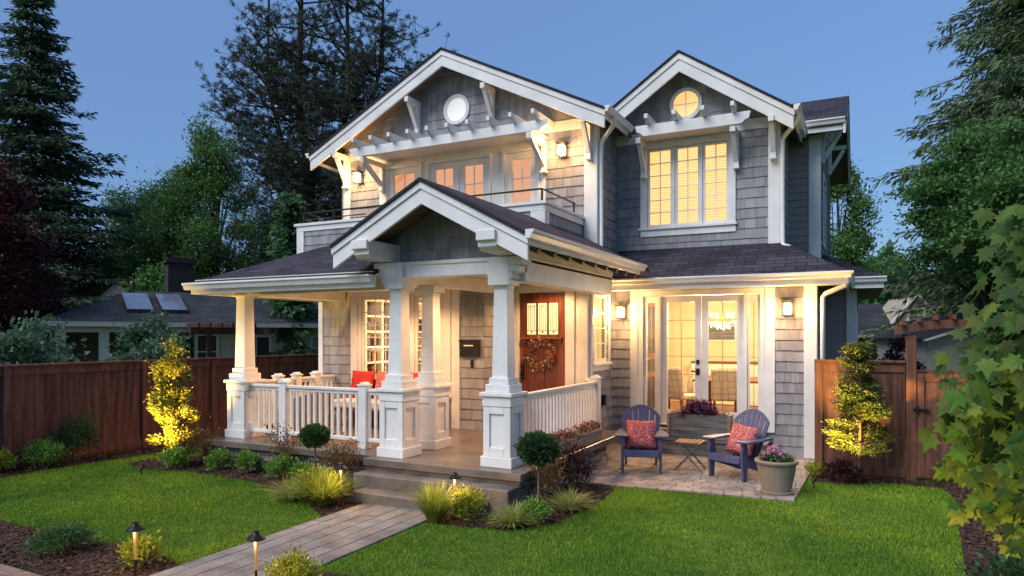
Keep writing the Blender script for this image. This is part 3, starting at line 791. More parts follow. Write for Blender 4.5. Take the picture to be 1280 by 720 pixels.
# ---- trellis beams, tails and brackets
def ogee_beam(x0, x1, y0, y1, z0, z1):
    mb = MB(); c = .16
    mb.prism([(x0 + c, z0), (x1 - c, z0), (x1 - .10, z0 + .06), (x1 - .03, z0 + .09), (x1, z1), (x0, z1), (x0 + .03, z0 + .09), (x0 + .10, z0 + .06)], 'y', y0, y1)
    return mb.build('trellis_beam', M['white'], H, bevel=.005)
ogee_beam(-9.83, -5.17, 11.62, 11.72, 5.94, 6.13)
ogee_beam(-3.95, -1.80, 13.06, 13.15, 5.985, 6.20)
mb = MB(); mb.box(-9.62, -5.5, 11.722, 12.39, 5.99, 6.02); mb.build('soffit', M['white'], H)
mb = MB(); mb.box(-3.9, -2.2, 13.152, 13.59, 6.0, 6.03); mb.build('soffit', M['white'], H)
def tail(x, y0, y1, z0, w=.07):
    mb = MB(); mb.prism([(y1, z0), (y0 + .13, z0), (y0 + .08, z0 + .07), (y0, z0 + .07), (y0, z0 + .155), (y1, z0 + .155)], 'x', x - w / 2, x + w / 2)
    return mb.build('rafter_tail', M['white'], H, bevel=.004)
for i in range(10): tail(-9.58 + i * .466, 11.42, 12.39, 6.132)
for i in range(4): tail(-3.68 + i * .53, 12.86, 13.59, 6.202)
def bracket(x, yw, zt, length=.6, leg=.62, w=.10, nm='bracket'):
    mb = MB()
    mb.box(x - w / 2, x + w / 2, yw - length, yw - .003, zt - .11, zt)
    mb.box(x - w / 2 + .004, x + w / 2 - .004, yw - .10, yw - .005, zt - leg, zt - .112)
    mb.beam((x, yw - length + .10, zt - .10), (x, yw - .07, zt - leg + .10), .085, .085, (0, 1, 0))
    mb.box(x - w / 2 - .01, x + w / 2 + .01, yw - .13, yw - .004, zt - leg - .05, zt - leg - .001)
    return mb.build(nm, M['white'], H, bevel=.004)
bracket(-10.50, YM - .04, zmain(-10.5) - .37, .47, .70)
bracket(-9.50, YM - .02, 5.935, .76, .58)
bracket(-5.56, YM - .02, 5.935, .76, .58)
bracket(-4.62, YM - .04, zmain(-4.62) - .30, .47, .70)
bracket(-8.55, YM - .02, zmain(-8.55) - .39, .47, .66)
bracket(-6.72, YM - .02, zmain(-6.72) - .39, .47, .66)
bracket(-3.90, YW - .02, 5.98, .50, .66)
bracket(-2.12, YW - .02, 5.98, .50, .66)
bracket(-1.46, YW - .04, zwing(-1.46) - .36, .47, .66)
# round gable windows
def roundwin(fr, u, z, r, m):
    mb = MB(); n = 32
    for (ra, rb, n0, n1) in ((r, r + .07, 0, .05),):
        for k in range(n):
            a, b = 2 * math.pi * k / n, 2 * math.pi * (k + 1) / n
            q = [(ra, a), (rb, a), (rb, b), (ra, b)]
            P0 = [fr.pt(u + rr * math.cos(t), n1, z + rr * math.sin(t)) for rr, t in q]; P1 = [fr.pt(u + rr * math.cos(t), n0, z + rr * math.sin(t)) for rr, t in q]
            mb.poly(P0); mb.poly([P0[1], P0[2], P1[2], P1[1]]); mb.poly([P0[0], P0[3], P1[3], P1[0]])
    w = mb.build('round_window', M['white'], H)
    p = MB(); p.poly([fr.pt(u + r * math.cos(2 * math.pi * k / n), .022, z + r * math.sin(2 * math.pi * k / n)) for k in range(n)]); p.build('pane', M[m], w)
    g = MB()
    for o in ((-.008,) if True else ()):
        fr.box(g, u - .008, u + .008, .024, .034, z - r, z + r); fr.box(g, u - r, u - .0085, .024, .033, z - .008, z + .008); fr.box(g, u + .0085, u + r, .024, .033, z - .008, z + .008)
    if m == 'attic': g.build('muntin', M['white'], w)
roundwin(fM, -7.59, 6.87, .245, 'atticw'); roundwin(fW, -3.08, 6.66, .245, 'attic')

# ---- windows
def window(fr, u0, u1, z0, z1, sashes, grid, cas=.11, head=.13, sill=True, depth=.06, glass='glass', blind=None, munm='white', sash=.055, name='window', headover=.0, apron=.09):
    """opening u0..u1, z0..z1; casing outside it; sashes = list of (ua, ub)"""
    mb = MB()
    fr.box(mb, u0 - cas, u0, -.02, .04, z0, z1); fr.box(mb, u1, u1 + cas, -.02, .04, z0, z1)
    fr.box(mb, u0 - cas - headover, u1 + cas + headover, -.02, .046, z1 + .001, z1 + head)
    if sill:
        fr.box(mb, u0 - cas - .03, u1 + cas + .03, -.02, .075, z0 - .045, z0 - .001)
        if apron: fr.box(mb, u0 - cas, u1 + cas, -.02, .036, z0 - .046 - apron, z0 - .046)
    w = mb.build(name, M['white'], H, bevel=.004)
    fb = MB(); gb = MB(); mm = MB(); ss = sorted(sashes)
    prev = u0
    for a, b in ss:
        if a - prev > .003: fr.box(fb, prev, a - .001, -.06, .012, z0, z1)
        prev = b
        fr.box(fb, a, a + sash, -.05, -.012, z0, z1); fr.box(fb, b - sash, b - .001, -.05, -.012, z0, z1)
        fr.box(fb, a + sash + .0005, b - sash - .0005, -.05, -.0125, z0, z0 + sash * 1.25); fr.box(fb, a + sash + .0005, b - sash - .0005, -.05, -.0125, z1 - sash, z1)
        g0, g1, h0, h1 = a + sash, b - sash, z0 + sash * 1.25, z1 - sash
        q = [fr.pt(u, -.035, z) for u, z in ((g0, h0), (g1, h0), (g1, h1), (g0, h1))]; gb.poly(q)
        nu, nz = grid
        for i in range(1, nu):
            u = g0 + (g1 - g0) * i / nu; fr.box(mm, u - .009, u + .009, -.044, -.026, h0, h1)
        for j in range(1, nz):
            z = h0 + (h1 - h0) * j / nz; fr.box(mm, g0, g1, -.0435, -.0265, z - .009, z + .009)
    if u1 - prev > .003: fr.box(fb, prev, u1, -.06, .012, z0, z1)
    fb.build('sash', M['white'], w, bevel=.003); gb.build('pane', M[glass], w)
    if mm.v: mm.build('muntin', M[munm], w)
    if blind:
        bl = MB(); n = int((z1 - z0) / .05)
        for i in range(n):
            z = z0 + (i + .5) * (z1 - z0) / n
            a = [fr.pt(u, nn, zz) for u, nn, zz in ((u0, -.085, z + .017), (u1, -.085, z + .017), (u1, -.105, z - .022), (u0, -.105, z - .022))]; bl.poly(a)
        bl.build('blind', M[blind], w)
        bk = MB(); bk.poly([fr.pt(u, -.115, z) for u, z in ((u0, z0), (u1, z0), (u1, z1), (u0, z1))]); bk.build('blind_backing', M['blindb' if blind == 'blind' else blind], w)
    return w
# wing window with warm blinds
window(fW, WW[0], WW[1], WW[2], WW[3], [(-3.86, -3.345), (-3.30, -2.81), (-2.765, -2.27)], (2, 6), cas=.13, head=.14, blind='blind', munm='white', sash=.05, apron=.13)
# living room window on the porch
window(fA, LW[0], LW[1], LW[2], LW[3], [(-8.70, -7.58), (-7.45, -6.84)], (4, 7), cas=.16, head=.10, sash=.06, apron=.05)
# small window in the side wall
window(fS, SW[0], SW[1], SW[2], SW[3], [(SW[0], SW[1])], (2, 4), cas=.10, head=.12, sash=.06, apron=.10, blind='hall')
# balcony units
def balc(u0, u1, leaves, nm):
    return window(fM, u0, u1, 3.58, 5.80, leaves, (2, 5), cas=.05, head=.06, sill=False, glass='bglass', blind='blind2', sash=.13, name=nm)
balc(-9.40, -8.52, [(-9.36, -8.56)], 'balcony_window'); balc(-6.46, -5.72, [(-6.42, -5.76)], 'balcony_window')
balc(-8.30, -6.82, [(-8.27, -7.575), (-7.545, -6.85)], 'balcony_door')
# french doors with sidelights
mb = MB()
fP.box(mb, -3.99, -3.84, -.02, .045, .42, 2.98); fP.box(mb, -1.54, -1.37, -.02, .045, .42, 2.98)
fP.box(mb, -3.99, -1.37, -.02, .045, 2.881, 2.982) if False else None
for a, b in ((-3.84, -3.74), (-3.46, -3.40), (-1.90, -1.84), (-1.62, -1.54)): fP.box(mb, a, b - .001, -.08, .03, .46, 2.88)
fP.box(mb, -3.838, -1.542, -.08, .034, 2.881, 2.978)
fP.box(mb, -3.84, -1.54, -.10, .06, .405, .459)
fr_ = mb.build('door_frame', M['white'], H, bevel=.004)
mb = MB(); fP.box(mb, -3.40, -1.90, .03, .09, .425, .457); mb.build('threshold', M['bronze'], fr_)
def leaf_(u0, u1, name, stile, grid, botm=.26, topm=.12):
    fb = MB(); z0, z1 = .47, 2.87
    fP.box(fb, u0, u0 + stile, -.06, -.012, z0, z1); fP.box(fb, u1 - stile, u1, -.06, -.012, z0, z1)
    fP.box(fb, u0 + stile + .0005, u1 - stile - .0005, -.06, -.0125, z0, z0 + botm); fP.box(fb, u0 + stile + .0005, u1 - stile - .0005, -.06, -.0125, z1 - topm, z1)
    d = fb.build(name, M['white'], H, bevel=.003)
    g0, g1, h0, h1 = u0 + stile, u1 - stile, z0 + botm, z1 - topm
    g = MB(); g.poly([fP.pt(u, -.035, z) for u, z in ((g0, h0), (g1, h0), (g1, h1), (g0, h1))]); g.build('pane', M['glass'], d)
    m_ = MB()
    for i in range(1, grid[0]):
        u = g0 + (g1 - g0) * i / grid[0]; fP.box(m_, u - .006, u + .006, -.044, -.026, h0, h1)
    for j in range(1, grid[1]):
        z = h0 + (h1 - h0) * j / grid[1]; fP.box(m_, g0, g1, -.0435, -.0265, z - .006, z + .006)
    m_.build('muntin', M['terr'], d); return d  # tan for white bars: their backlit look is put into the colour
leaf_(-3.735, -3.465, 'sidelight', .055, (2, 2)); leaf_(-1.835, -1.625, 'sidelight', .035, (2, 2))
dl = leaf_(-3.395, -2.655, 'french_door', .115, (2, 6)); leaf_(-2.645, -1.905, 'french_door', .115, (2, 6))
mb = MB(); fP.box(mb, -2.745, -2.68, -.012, .012, 1.40, 1.52); fP.box(mb, -2.74, -2.685, -.012, .01, 1.60, 1.68); fP.box(mb, -2.83, -2.70, .02, .04, 1.45, 1.475); mb.build('handle', M['bronze'], dl, bevel=.004)
# white frieze over the patio doors
trimboxes(fP, H, [(-3.99, -1.37, .0, .05, 2.983, 3.0)], 'frieze_board')
# ---- deck step outside the french doors
mb = MB(); mb.box(-3.75, -1.42, 12.18, 12.90, .27, .31); mb.box(-3.70, -1.47, 12.22, 12.90, .02, .269); mb.box(-3.6, -1.5, 12.55, 12.9, .312, .41)
mb.build('deck_step', M['greywood'], H, bevel=.006)

# ---- front door
mb = MB(); fD.box(mb, -5.745, -4.835, -.07, -.02, ZF + .02, 2.92)
door = mb.build('front_door', M['door'], H, bevel=.004)
mb = MB()
for a, b, z0, z1 in ((-5.745, -5.62, ZF + .02, 2.92), (-4.96, -4.835, ZF + .02, 2.92), (-5.62, -4.96, 2.74, 2.92), (-5.62, -4.96, 2.06, 2.14), (-5.62, -4.96, ZF + .02, .72), (-5.32, -5.26, .72, 2.06)):
    fD.box(mb, a + .0008, b - .0008, -.02, -.002, z0, z1)
mb.build('door_stile', M['door'], door, bevel=.004)
mb = MB(); fD.box(mb, -5.70, -4.88, -.002, .07, 2.06, 2.10)
for i in range(4): fD.box(mb, -5.66 + i * .235, -5.60 + i * .235, -.002, .05, 2.0, 2.059)
mb.build('door_shelf', M['door'], door, bevel=.004)
mb = MB()
for i in range(3):
    a = -5.61 + i * .222; mb.poly([fD.pt(u, -.012, z) for u, z in ((a, 2.15), (a + .20, 2.15), (a + .20, 2.73), (a, 2.73))])
dg = emitmat('door_art_glass', (1.0, .82, .42), .34, (.6, .5, .3))
mb.build('door_pane', dg, door)
mb = MB()
for i in range(3):
    a = -5.61 + i * .222
    for u in (.0, .2): fD.box(mb, a + u - .006, a + u + .006, -.011, .0, 2.15, 2.73)
    for u in (.04, .075, .125, .16): fD.box(mb, a + u - .003, a + u + .003, -.011, -.004, 2.22, 2.70)
    fD.box(mb, a + .035, a + .165, -.011, -.0045, 2.67, 2.676); fD.box(mb, a + .085, a + .115, -.011, -.0045, 2.18, 2.21); fD.box(mb, a, a + .2, -.011, -.0046, 2.215, 2.222)
mb.build('lead_line', M['bronze'], door)
mb = MB(); fD.box(mb, -5.72, -5.66, -.002, .02, 1.30, 1.62); mb.lathe(fD.pt(-5.69, .05, 1.42), [(.0, -.03), (.03, -.02), (.03, .02), (0, .03)], 12); mb.build('handle', M['bronze'], door)
trimboxes(fD, H, [(-5.90, -5.762, 0, .04, ZF, 3.0), (-4.82, -4.64, 0, .04, ZF, 3.0), (-5.759, -4.822, 0, .04, 2.931, 3.06)], 'door_casing')

# ---- interiors seen through the glass
def room(x0, x1, y0, y1, z0, z1, wallm):
    mb = MB(); t_ = .04
    mb.box(x0 - t_, x0, y0, y1, z0, z1); mb.box(x1, x1 + t_, y0, y1, z0, z1); mb.box(x0 - t_, x1 + t_, y1, y1 + t_, z0, z1)
    w = mb.build('interior_wall', M[wallm], H)
    mb = MB(); mb.box(x0, x1, y0, y1, z1 + .001, z1 + .03); mb.build('interior_ceiling', M['whitein'], H)
    mb = MB(); mb.box(x0, x1, y0, y1, z0 - .03, z0 - .001); mb.build('interior_floor', M['floorwood'], H)
    return w
room(-4.30, -.80, 13.06, 17.6, .45, 3.0, 'cream')
room(-9.66, -6.05, 10.80, 15.2, .45, 2.98, 'cream')
# ================================================================== paving and beds
def pavers(name, polys, z, w, l, ang, seed, gap=.006, th=.03, m='paver'):
    """individual pavers clipped to the outline, on a sheet of joint sand"""
    mb = MB(); r = random.Random(seed); ca, sa = math.cos(ang), math.sin(ang)
    sb = MB()
    for poly in polys: sb.poly([(x, y, z - .006) for x, y in poly])
    locs = [[(x * ca + y * sa, -x * sa + y * ca) for x, y in poly] for poly in polys]; loc = [q for l_ in locs for q in l_]
    x0, x1 = min(p[0] for p in loc), max(p[0] for p in loc); y0, y1 = min(p[1] for p in loc), max(p[1] for p in loc)
    j = 0; y = y0
    while y < y1:
        x = x0 - (l * .5 if j % 2 else 0) - r.random() * .04
        while x < x1:
            ll = l * r.choice((.75, 1, 1, 1.25)); dz = r.uniform(-.0015, .0015)
            for l_ in locs:
                q = clip([(x + gap, y + gap), (x + ll - gap, y + gap), (x + ll - gap, y + w - gap), (x + gap, y + w - gap)], l_)
                if len(q) < 3: continue
                q = [(a * ca - b * sa, a * sa + b * ca) for a, b in q]
                mb.prism(q, 'z', z - th, z + dz)
            x += ll
        y += w; j += 1
    o = kind(mb.build(name, M[m], None, bevel=.004), 'structure')
    sb.build('joint_sand', M['joint'], o)
    return o
PATIO = [[(-3.75, 9.30), (-.78, 9.52), (-.70, 12.2), (-.70, 12.93), (-3.75, 12.93)], [(-4.38, 10.9), (-3.756, 10.9), (-3.756, 12.93), (-4.38, 12.93)]]
WALK = [[(-5.62, 2.2), (-4.46, 2.2), (-4.46, 6.93), (-5.62, 6.93)]]
pavers('patio', PATIO, .022, .16, .24, R(0), 3)
pavers('walkway', WALK, .02, .20, .34, R(90), 4, m='walkp')
BED1 = [(-10.9, 7.30), (-10.2, 7.12), (-9.34, 7.30), (-8.0, 7.25), (-7.1, 7.02), (-6.4, 6.75), (-5.9, 6.36), (-5.64, 6.2), (-5.63, 6.95), (-6.05, 7.0), (-6.12, 7.9), (-9.6, 7.95), (-10.3, 8.3), (-10.8, 8.0)]
BED2 = [(-4.45, 6.55), (-3.95, 6.62), (-3.43, 6.70), (-3.10, 7.18), (-2.98, 8.18), (-3.05, 9.1), (-3.2, 9.34), (-3.77, 9.32), (-3.78, 7.0), (-4.45, 6.93)]
BED3 = [(-9.6, 4.45), (-8.83, 4.40), (-7.81, 4.35), (-6.94, 4.43), (-6.2, 4.45), (-5.64, 4.30), (-5.64, 3.55), (-7.2, 3.60), (-9.6, 3.9)]
BED4 = [(-12.05, 3.5), (-11.45, 5.5), (-11.45, 7.0), (-11.3, 8.2), (-11.0, 9.2), (-11.2, 11), (-12.05, 11)]
BED5 = [(-.66, 10.95), (-.2, 10.85), (.42, 11.3), (1.0, 11.2), (1.08, 10.6), (.98, 9.46), (.88, 8.1), (.80, 7.0), (.55, 5.0), (.2, 3.4), (3.2, 3.4), (3.2, 11.58), (-.66, 11.58)]
BED6 = [(-4.44, 3.4), (-4.44, 4.75), (-4.0, 4.8), (-3.6, 4.4), (-3.4, 3.4)]
BEDS = [BED1, BED2, BED3, BED4, BED5, BED6]
def inpoly(px, py, poly):
    c = np.zeros(px.shape, bool); n = len(poly)
    for i in range(n):
        x1, y1 = poly[i]; x2, y2 = poly[(i + 1) % n]
        if y1 == y2: continue
        c ^= ((y1 > py) != (y2 > py)) & (px < (x2 - x1) * (py - y1) / (y2 - y1) + x1)
    return c
def smoothpoly(poly, it=2):
    for _ in range(it):
        q = []
        for i in range(len(poly)):
            a, b = poly[i], poly[(i + 1) % len(poly)]
            q += [(a[0] * .75 + b[0] * .25, a[1] * .75 + b[1] * .25), (a[0] * .25 + b[0] * .75, a[1] * .25 + b[1] * .75)]
        poly = q
    return poly
for i, b in enumerate(BEDS):
    sheet('mulch_bed', b, .012, 'mulch')
def chips(n=26000):
    P = []
    for b in BEDS:
        xs = [p[0] for p in b]; ys = [p[1] for p in b]; k = int(n * (max(xs) - min(xs)) * (max(ys) - min(ys)) / 40)
        x = rng.uniform(min(xs), max(xs), k); y = rng.uniform(min(ys), max(ys), k); m = inpoly(x, y, b)
        P.append(np.stack([x[m], y[m]], 1))
    P = np.concatenate(P); k = len(P)
    c = np.concatenate([P, rng.uniform(.014, .035, (k, 1))], 1)
    a = rng.normal(size=(k, 3)); a[:, 2] *= .35; a /= np.linalg.norm(a, axis=1, keepdims=True)
    b = np.cross(a, np.array([0, 0, 1.0]) + rng.normal(0, .4, (k, 3))); b /= np.linalg.norm(b, axis=1, keepdims=True)
    L = rng.uniform(.01, .035, (k, 1)); w = rng.uniform(.004, .011, (k, 1))
    V = np.stack([c - a * L - b * w, c + a * L - b * w, c + a * L + b * w, c - a * L + b * w], 1)
    kind(fastmesh('bark_chips', V, 4, M['chip']), 'stuff')
chips()
# brick edging and driveway corner at the front left
mb = MB()
for i in range(30):
    x = -9.6 + i * .2; 
    if x < -5.9: mb.box(x + .004, x + .196, 3.42 + (x + 9.6) * -.02, 3.55 + (x + 9.6) * -.02, 0, .06)
kind(mb.build('brick_edging', M['kerb'], None, bevel=.006), 'structure')
sheet('driveway', [(-30, -6), (-5.7, -6), (-5.7, 3.40), (-9.6, 3.40), (-30, 3.4)], .006, 'asphalt')

# ================================================================== lawn blades
def lawn(n_near=520000):
    x = rng.uniform(-11.9, 2.6, n_near * 2); y = rng.uniform(3.0, 12.2, n_near * 2)
    fx, fy = -math.sin(math.atan2(438, 862)), math.cos(math.atan2(438, 862))
    d = x * fx + y * fy; lat = x * fy - y * fx
    ok = (d > 3.0) & (np.abs(lat) < d * .80 + 1.0)
    for b in BEDS: ok &= ~inpoly(x, y, b)
    ok &= ~((x > -5.66) & (x < -4.43) & (y < 7.0)); ok &= ~((x > -6.2) & (x < -3.6) & (y > 6.85))
    ok &= ~inpoly(x, y, [(-3.78, 9.27), (-.75, 9.49), (-.67, 13), (-4.4, 13)]); ok &= ~((x > -9.65) & (x < -3.68) & (y > 7.72)); ok &= ~((x > -.75) & (y > 11.5))
    ok &= ~((x > -9.75) & (y > 10.6) & (x < -3.7)); ok &= rng.uniform(0, 1, x.shape) < np.clip(6.5 / np.maximum(d, 1), .25, 1)
    ok &= ~((x < -5.6) & (y < 3.6))
    x, y, d = x[ok], y[ok], d[ok]; k = len(x)
    h = rng.uniform(.012, .034, k) * (1 + .25 * np.sin(x * 2.1 + np.cos(y * 1.7)))
    w = rng.uniform(.0022, .0040, k) * np.clip(d / 5.0, 1, 2.2)
    a = rng.uniform(0, 2 * np.pi, k); lean = rng.uniform(.1, .75, k) * h; la = rng.uniform(0, 2 * np.pi, k)
    base = np.stack([x, y, np.full(k, .0)], 1); side = np.stack([np.cos(a), np.sin(a), np.zeros(k)], 1) * w[:, None]
    tip = base + np.stack([np.cos(la) * lean, np.sin(la) * lean, h], 1)
    V = np.stack([base - side, base + side, tip], 1)
    return kind(fastmesh('lawn_grass', V, 3, M['grass']), 'stuff')
lawn()

# ================================================================== lanterns, mailbox, wreath
def wall_lantern(name='wall_lantern'):
    t = empty(name, (0, 0, 0))
    mb = MB(); mb.box(-.07, .07, -.02, 0, -.15, .14); mb.build('backplate', M['bronze'], t, bevel=.003)
    mb = MB(); y0, y1, x, z0, z1 = -.22, -.05, .085, -.14, .10
    for sx in (-x, x):
        for yy in (y0, y1): mb.box(sx - .005, sx + .005, yy - .005, yy + .005, z0, z1)
    for zz in (z0, .03, z1):
        mb.box(-x, x, y0 - .006, y0 + .006, zz - .006, zz + .006); mb.box(-x, x, y1 - .006, y1 + .006, zz - .006, zz + .006)
        for sx in (-x, x): mb.box(sx - .006, sx + .006, y0, y1, zz - .0055, zz + .0055)
    mb.box(-.10, .10, y0 - .015, y1 + .03, z1 + .007, z1 + .022); mb.box(-.02, .02, -.15, -.02, z1 + .023, z1 + .04)
    mb.build('frame', M['bronze'], t)
    mb = MB(); mb.box(-.058, .058, -.195, -.075, -.125, .07); mb.build('glass_shade', M['lampglow'], t, bevel=.01)
    lamp('POINT', (0, -.34, -.02), 24, (1, .55, .21), .10, t)
    return t
wl = wall_lantern()
for i, (x, y, z, lb) in enumerate(((-4.14, YP - .02, 2.60, 'lit box lantern on the shingled wall left of the patio doors'), (-1.15, YP - .02, 2.62, 'lit box lantern on the shingles between patio doors and corner board'),
                                   (-5.15, YM - .02, 5.72, 'lit lantern on the balcony wall under the right end of the main gable'), (-10.13, YM - .02, 5.70, 'lit lantern on the balcony wall at its far left end'))):
    o = wl if i == 0 else copy_tree(wl)
    o.location = (x, y, z); tag(o, lb, 'wall lamp', 'box lanterns on the house walls')
t = empty('mailbox', (-6.22, YA - .02, 1.76), 'black wall mailbox on the grey shingles left of the front door', 'mailbox')
mb = MB(); mb.box(-6.43, -6.02, YA - .075, YA - .022, 1.76, 2.03); mb.build('body', M['bronze'], t, bevel=.01)
mb = MB(); mb.prism([(YA - .022, 2.06), (YA - .085, 2.045), (YA - .085, 2.02), (YA - .08, 2.02), (YA - .08, 2.033), (YA - .022, 2.045)], 'x', -6.44, -6.01); mb.build('lid', M['bronze'], t)
mb = MB(); mb.box(-6.34, -6.15, YA - .080, YA - .0755, 1.94, 1.96); mb.build('name_plate', M['gutter'], t)
mb = MB(); fA.box(mb, -6.22, -6.165, .02, .045, 1.56, 1.70); tag(mb.build('doorbell', M['bronze'], None, bevel=.006), 'small dark doorbell plate below the mailbox', 'doorbell')
mb = MB(); fS.box(mb, 12.25, 12.37, .02, .08, .82, 1.02); tag(mb.build('outlet_box', M['bronze'], None, bevel=.006), 'dark outdoor outlet box on the shingled side wall by the planters', 'outlet')

# ------------------------------------------------------------------ leaf cloud tools
def unit(v): return v / np.maximum(np.linalg.norm(v, axis=1, keepdims=True), 1e-9)
def leaves(c, size, aspect=.5, up=.3, dirs=None, jitter=.5, fold=.12):
    """diamond leaves at points c: (k,3) -> (k,4,3)"""
    k = len(c); d = rng.normal(size=(k, 3)) if dirs is None else dirs + rng.normal(0, jitter, (k, 3))
    d = unit(d); n = rng.normal(size=(k, 3)); n[:, 2] += up * 3; s = unit(np.cross(d, n)); n2 = np.cross(s, d)
    L = (size if np.ndim(size) else np.full(k, size)) * rng.uniform(.7, 1.25, k); L = L[:, None]; w = L * aspect * .5
    return np.stack([c, c + d * L * .45 + s * w + n2 * L * fold, c + d * L, c + d * L * .45 - s * w + n2 * L * fold], 1)
def sphere(k):
    return unit(rng.normal(size=(k, 3)))
def limb_tubes(mb, segs, n=6):
    for pts, rs in segs: mb.tube(pts, rs, n)

def wreath(c, r):
    t = empty('wreath', c, 'dried flower wreath hanging on the red front door', 'wreath')
    k = 700; a = rng.uniform(0, 2 * np.pi, k); rr = r + rng.normal(0, .035, k)
    P = np.stack([c[0] + np.cos(a) * rr, c[1] - .03 - np.abs(rng.normal(0, .025, k)), c[2] + np.sin(a) * rr], 1)
    dirs = np.stack([np.cos(a) * .7 + np.sin(a) * .5, np.full(k, -.5), np.sin(a) * .7 - np.cos(a) * .5], 1)
    o = fastmesh('twigs', leaves(P, .075, .3, dirs=dirs, jitter=.5), 4, M['l_dried'], t)
    k = 160; a = rng.uniform(0, 2 * np.pi, k); rr = r + rng.normal(0, .05, k)
    P = np.stack([c[0] + np.cos(a) * rr, c[1] - .08 + rng.normal(0, .02, k), c[2] + np.sin(a) * rr], 1)
    fastmesh('blossom', leaves(P[:40], .035, .7), 4, M['redfab'], t); fastmesh('blossom', leaves(P[90:], .06, .6), 4, M['f_pale'], t)
wreath((-5.29, YD - .03, 1.78), .22)

# ================================================================== patio furniture
def adirondack():
    t = empty('adirondack_chair', (0, 0, 0))
    # side frames: front leg, sloping back leg
    for s in (-1, 1):
        mb = MB(); x = s * .285
        mb.prism([(-.36, 0), (-.27, 0), (-.24, .40), (-.26, .56), (-.36, .56), (-.39, .40)], 'x', x - .022, x + .022); mb.build('leg', M['blue'], t, bevel=.008)
        mb = MB(); xi = s * .238
        mb.prism([(-.36, .33), (-.36, .24), (.42, 0), (.52, 0), (.50, .06), (.10, .235)], 'x', xi - .016, xi + .016); mb.build('leg', M['blue'], t, bevel=.006)
        mb = MB(); mb.prism([(s * .21, -.43), (s * .37, -.43), (s * .41, -.36), (s * .41, -.05), (s * .33, .34), (s * .24, .34), (s * .235, .0), (s * .20, -.36)], 'z', .561, .59)
        mb.build('armrest', M['blue'], t, bevel=.008)
    mb = MB()
    for i in range(6):
        y = -.385 + i * .085; z = .345 - max(0, i - .4) * .022
        mb.obox((0, y + .04, z), ((1, 0, 0), Vector((0, 1, -.22)).normalized(), Vector((0, .22, 1)).normalized()), (.262, .038, .011))
    mb.box(-.265, .265, -.405, -.383, .255, .345); mb.build('seat', M['blue'], t, bevel=.006)
    # fan back: seven slats with an arched top, leaning
    mb = MB(); lean = Vector((0, .36, 1)).normalized(); nrm = Vector((0, 1, -.36)).normalized()
    n = 7
    for i in range(n):
        f = (i - (n - 1) / 2) / ((n - 1) / 2)
        xb, xt = f * .20, f * .275; base = Vector((xb, .06, .24)); H_ = .80 - .17 * f * f
        w0, w1 = .030, .039
        a = Vector((xb, .06, .24)); b = Vector((xt, .06, .24)) + lean * H_
        d2 = b - a; pts = []
        for (ww, tt) in ((-w0, 0), (w0, 0), (w1, 1 - .03), (-w1, 1 - .03)): pts.append(a + d2 * tt + Vector((ww, 0, 0)))
        top = a + d2; out = .045 if abs(f) > .9 else .025
        # rounded tip
        tip = [a + d2 * (1 - .03) + Vector((w1, 0, 0)), top + Vector((w1 * .6 - (f * .012), 0, 0)) + lean * (-.004 - .02 * max(f, 0)), top + Vector((-w1 * .6 - (f * .012), 0, 0)) + lean * (-.004 + .02 * min(f, 0)), a + d2 * (1 - .03) + Vector((-w1, 0, 0))]
        ring = [pts[0], pts[1], tip[0], tip[1], tip[2], tip[3]]
        bq = len(mb.v); m_ = len(ring); mb.v += [tuple(p) for p in ring] + [tuple(p + nrm * .02) for p in ring]
        mb.f += [tuple(range(bq, bq + m_)), tuple(range(bq + 2 * m_ - 1, bq + m_ - 1, -1))]; mb.uv += [None, None]
        for j in range(m_):
            j2 = (j + 1) % m_; mb.f.append((bq + j, bq + m_ + j, bq + m_ + j2, bq + j2)); mb.uv.append(None)
    for hh in (.10, .36):
        c = Vector((0, .06, .24)) + lean * hh + nrm * .034; mb.obox(c, ((1, 0, 0), nrm, lean), (.29, .012, .035))
    # arched top rail linking the slats
    for i in range(14):
        f0, f1 = -1 + i / 7, -1 + (i + 1) / 7
        p = [Vector((f * .285, .06, .24)) + lean * (.775 - .17 * f * f) + nrm * .01 for f in (f0, f1)]
        mb.beam(p[0], p[1], .021, .05, lean)
    mb.build('backrest', M['blue'], t, bevel=.004)
    return t
ad = adirondack(); ad2 = copy_tree(ad)
ad.location = (-3.11, 10.62, .022); ad.rotation_euler.z = R(17)
ad2.location = (-1.63, 10.78, .022); ad2.rotation_euler.z = R(-27)
tag(ad, 'purple blue slatted patio chair with fan back, beside the shingled corner wall', 'patio chair', 'fan backed patio chairs')
tag(ad2, 'purple blue slatted patio chair with fan back, turned beside the flower pot', 'patio chair', 'fan backed patio chairs')
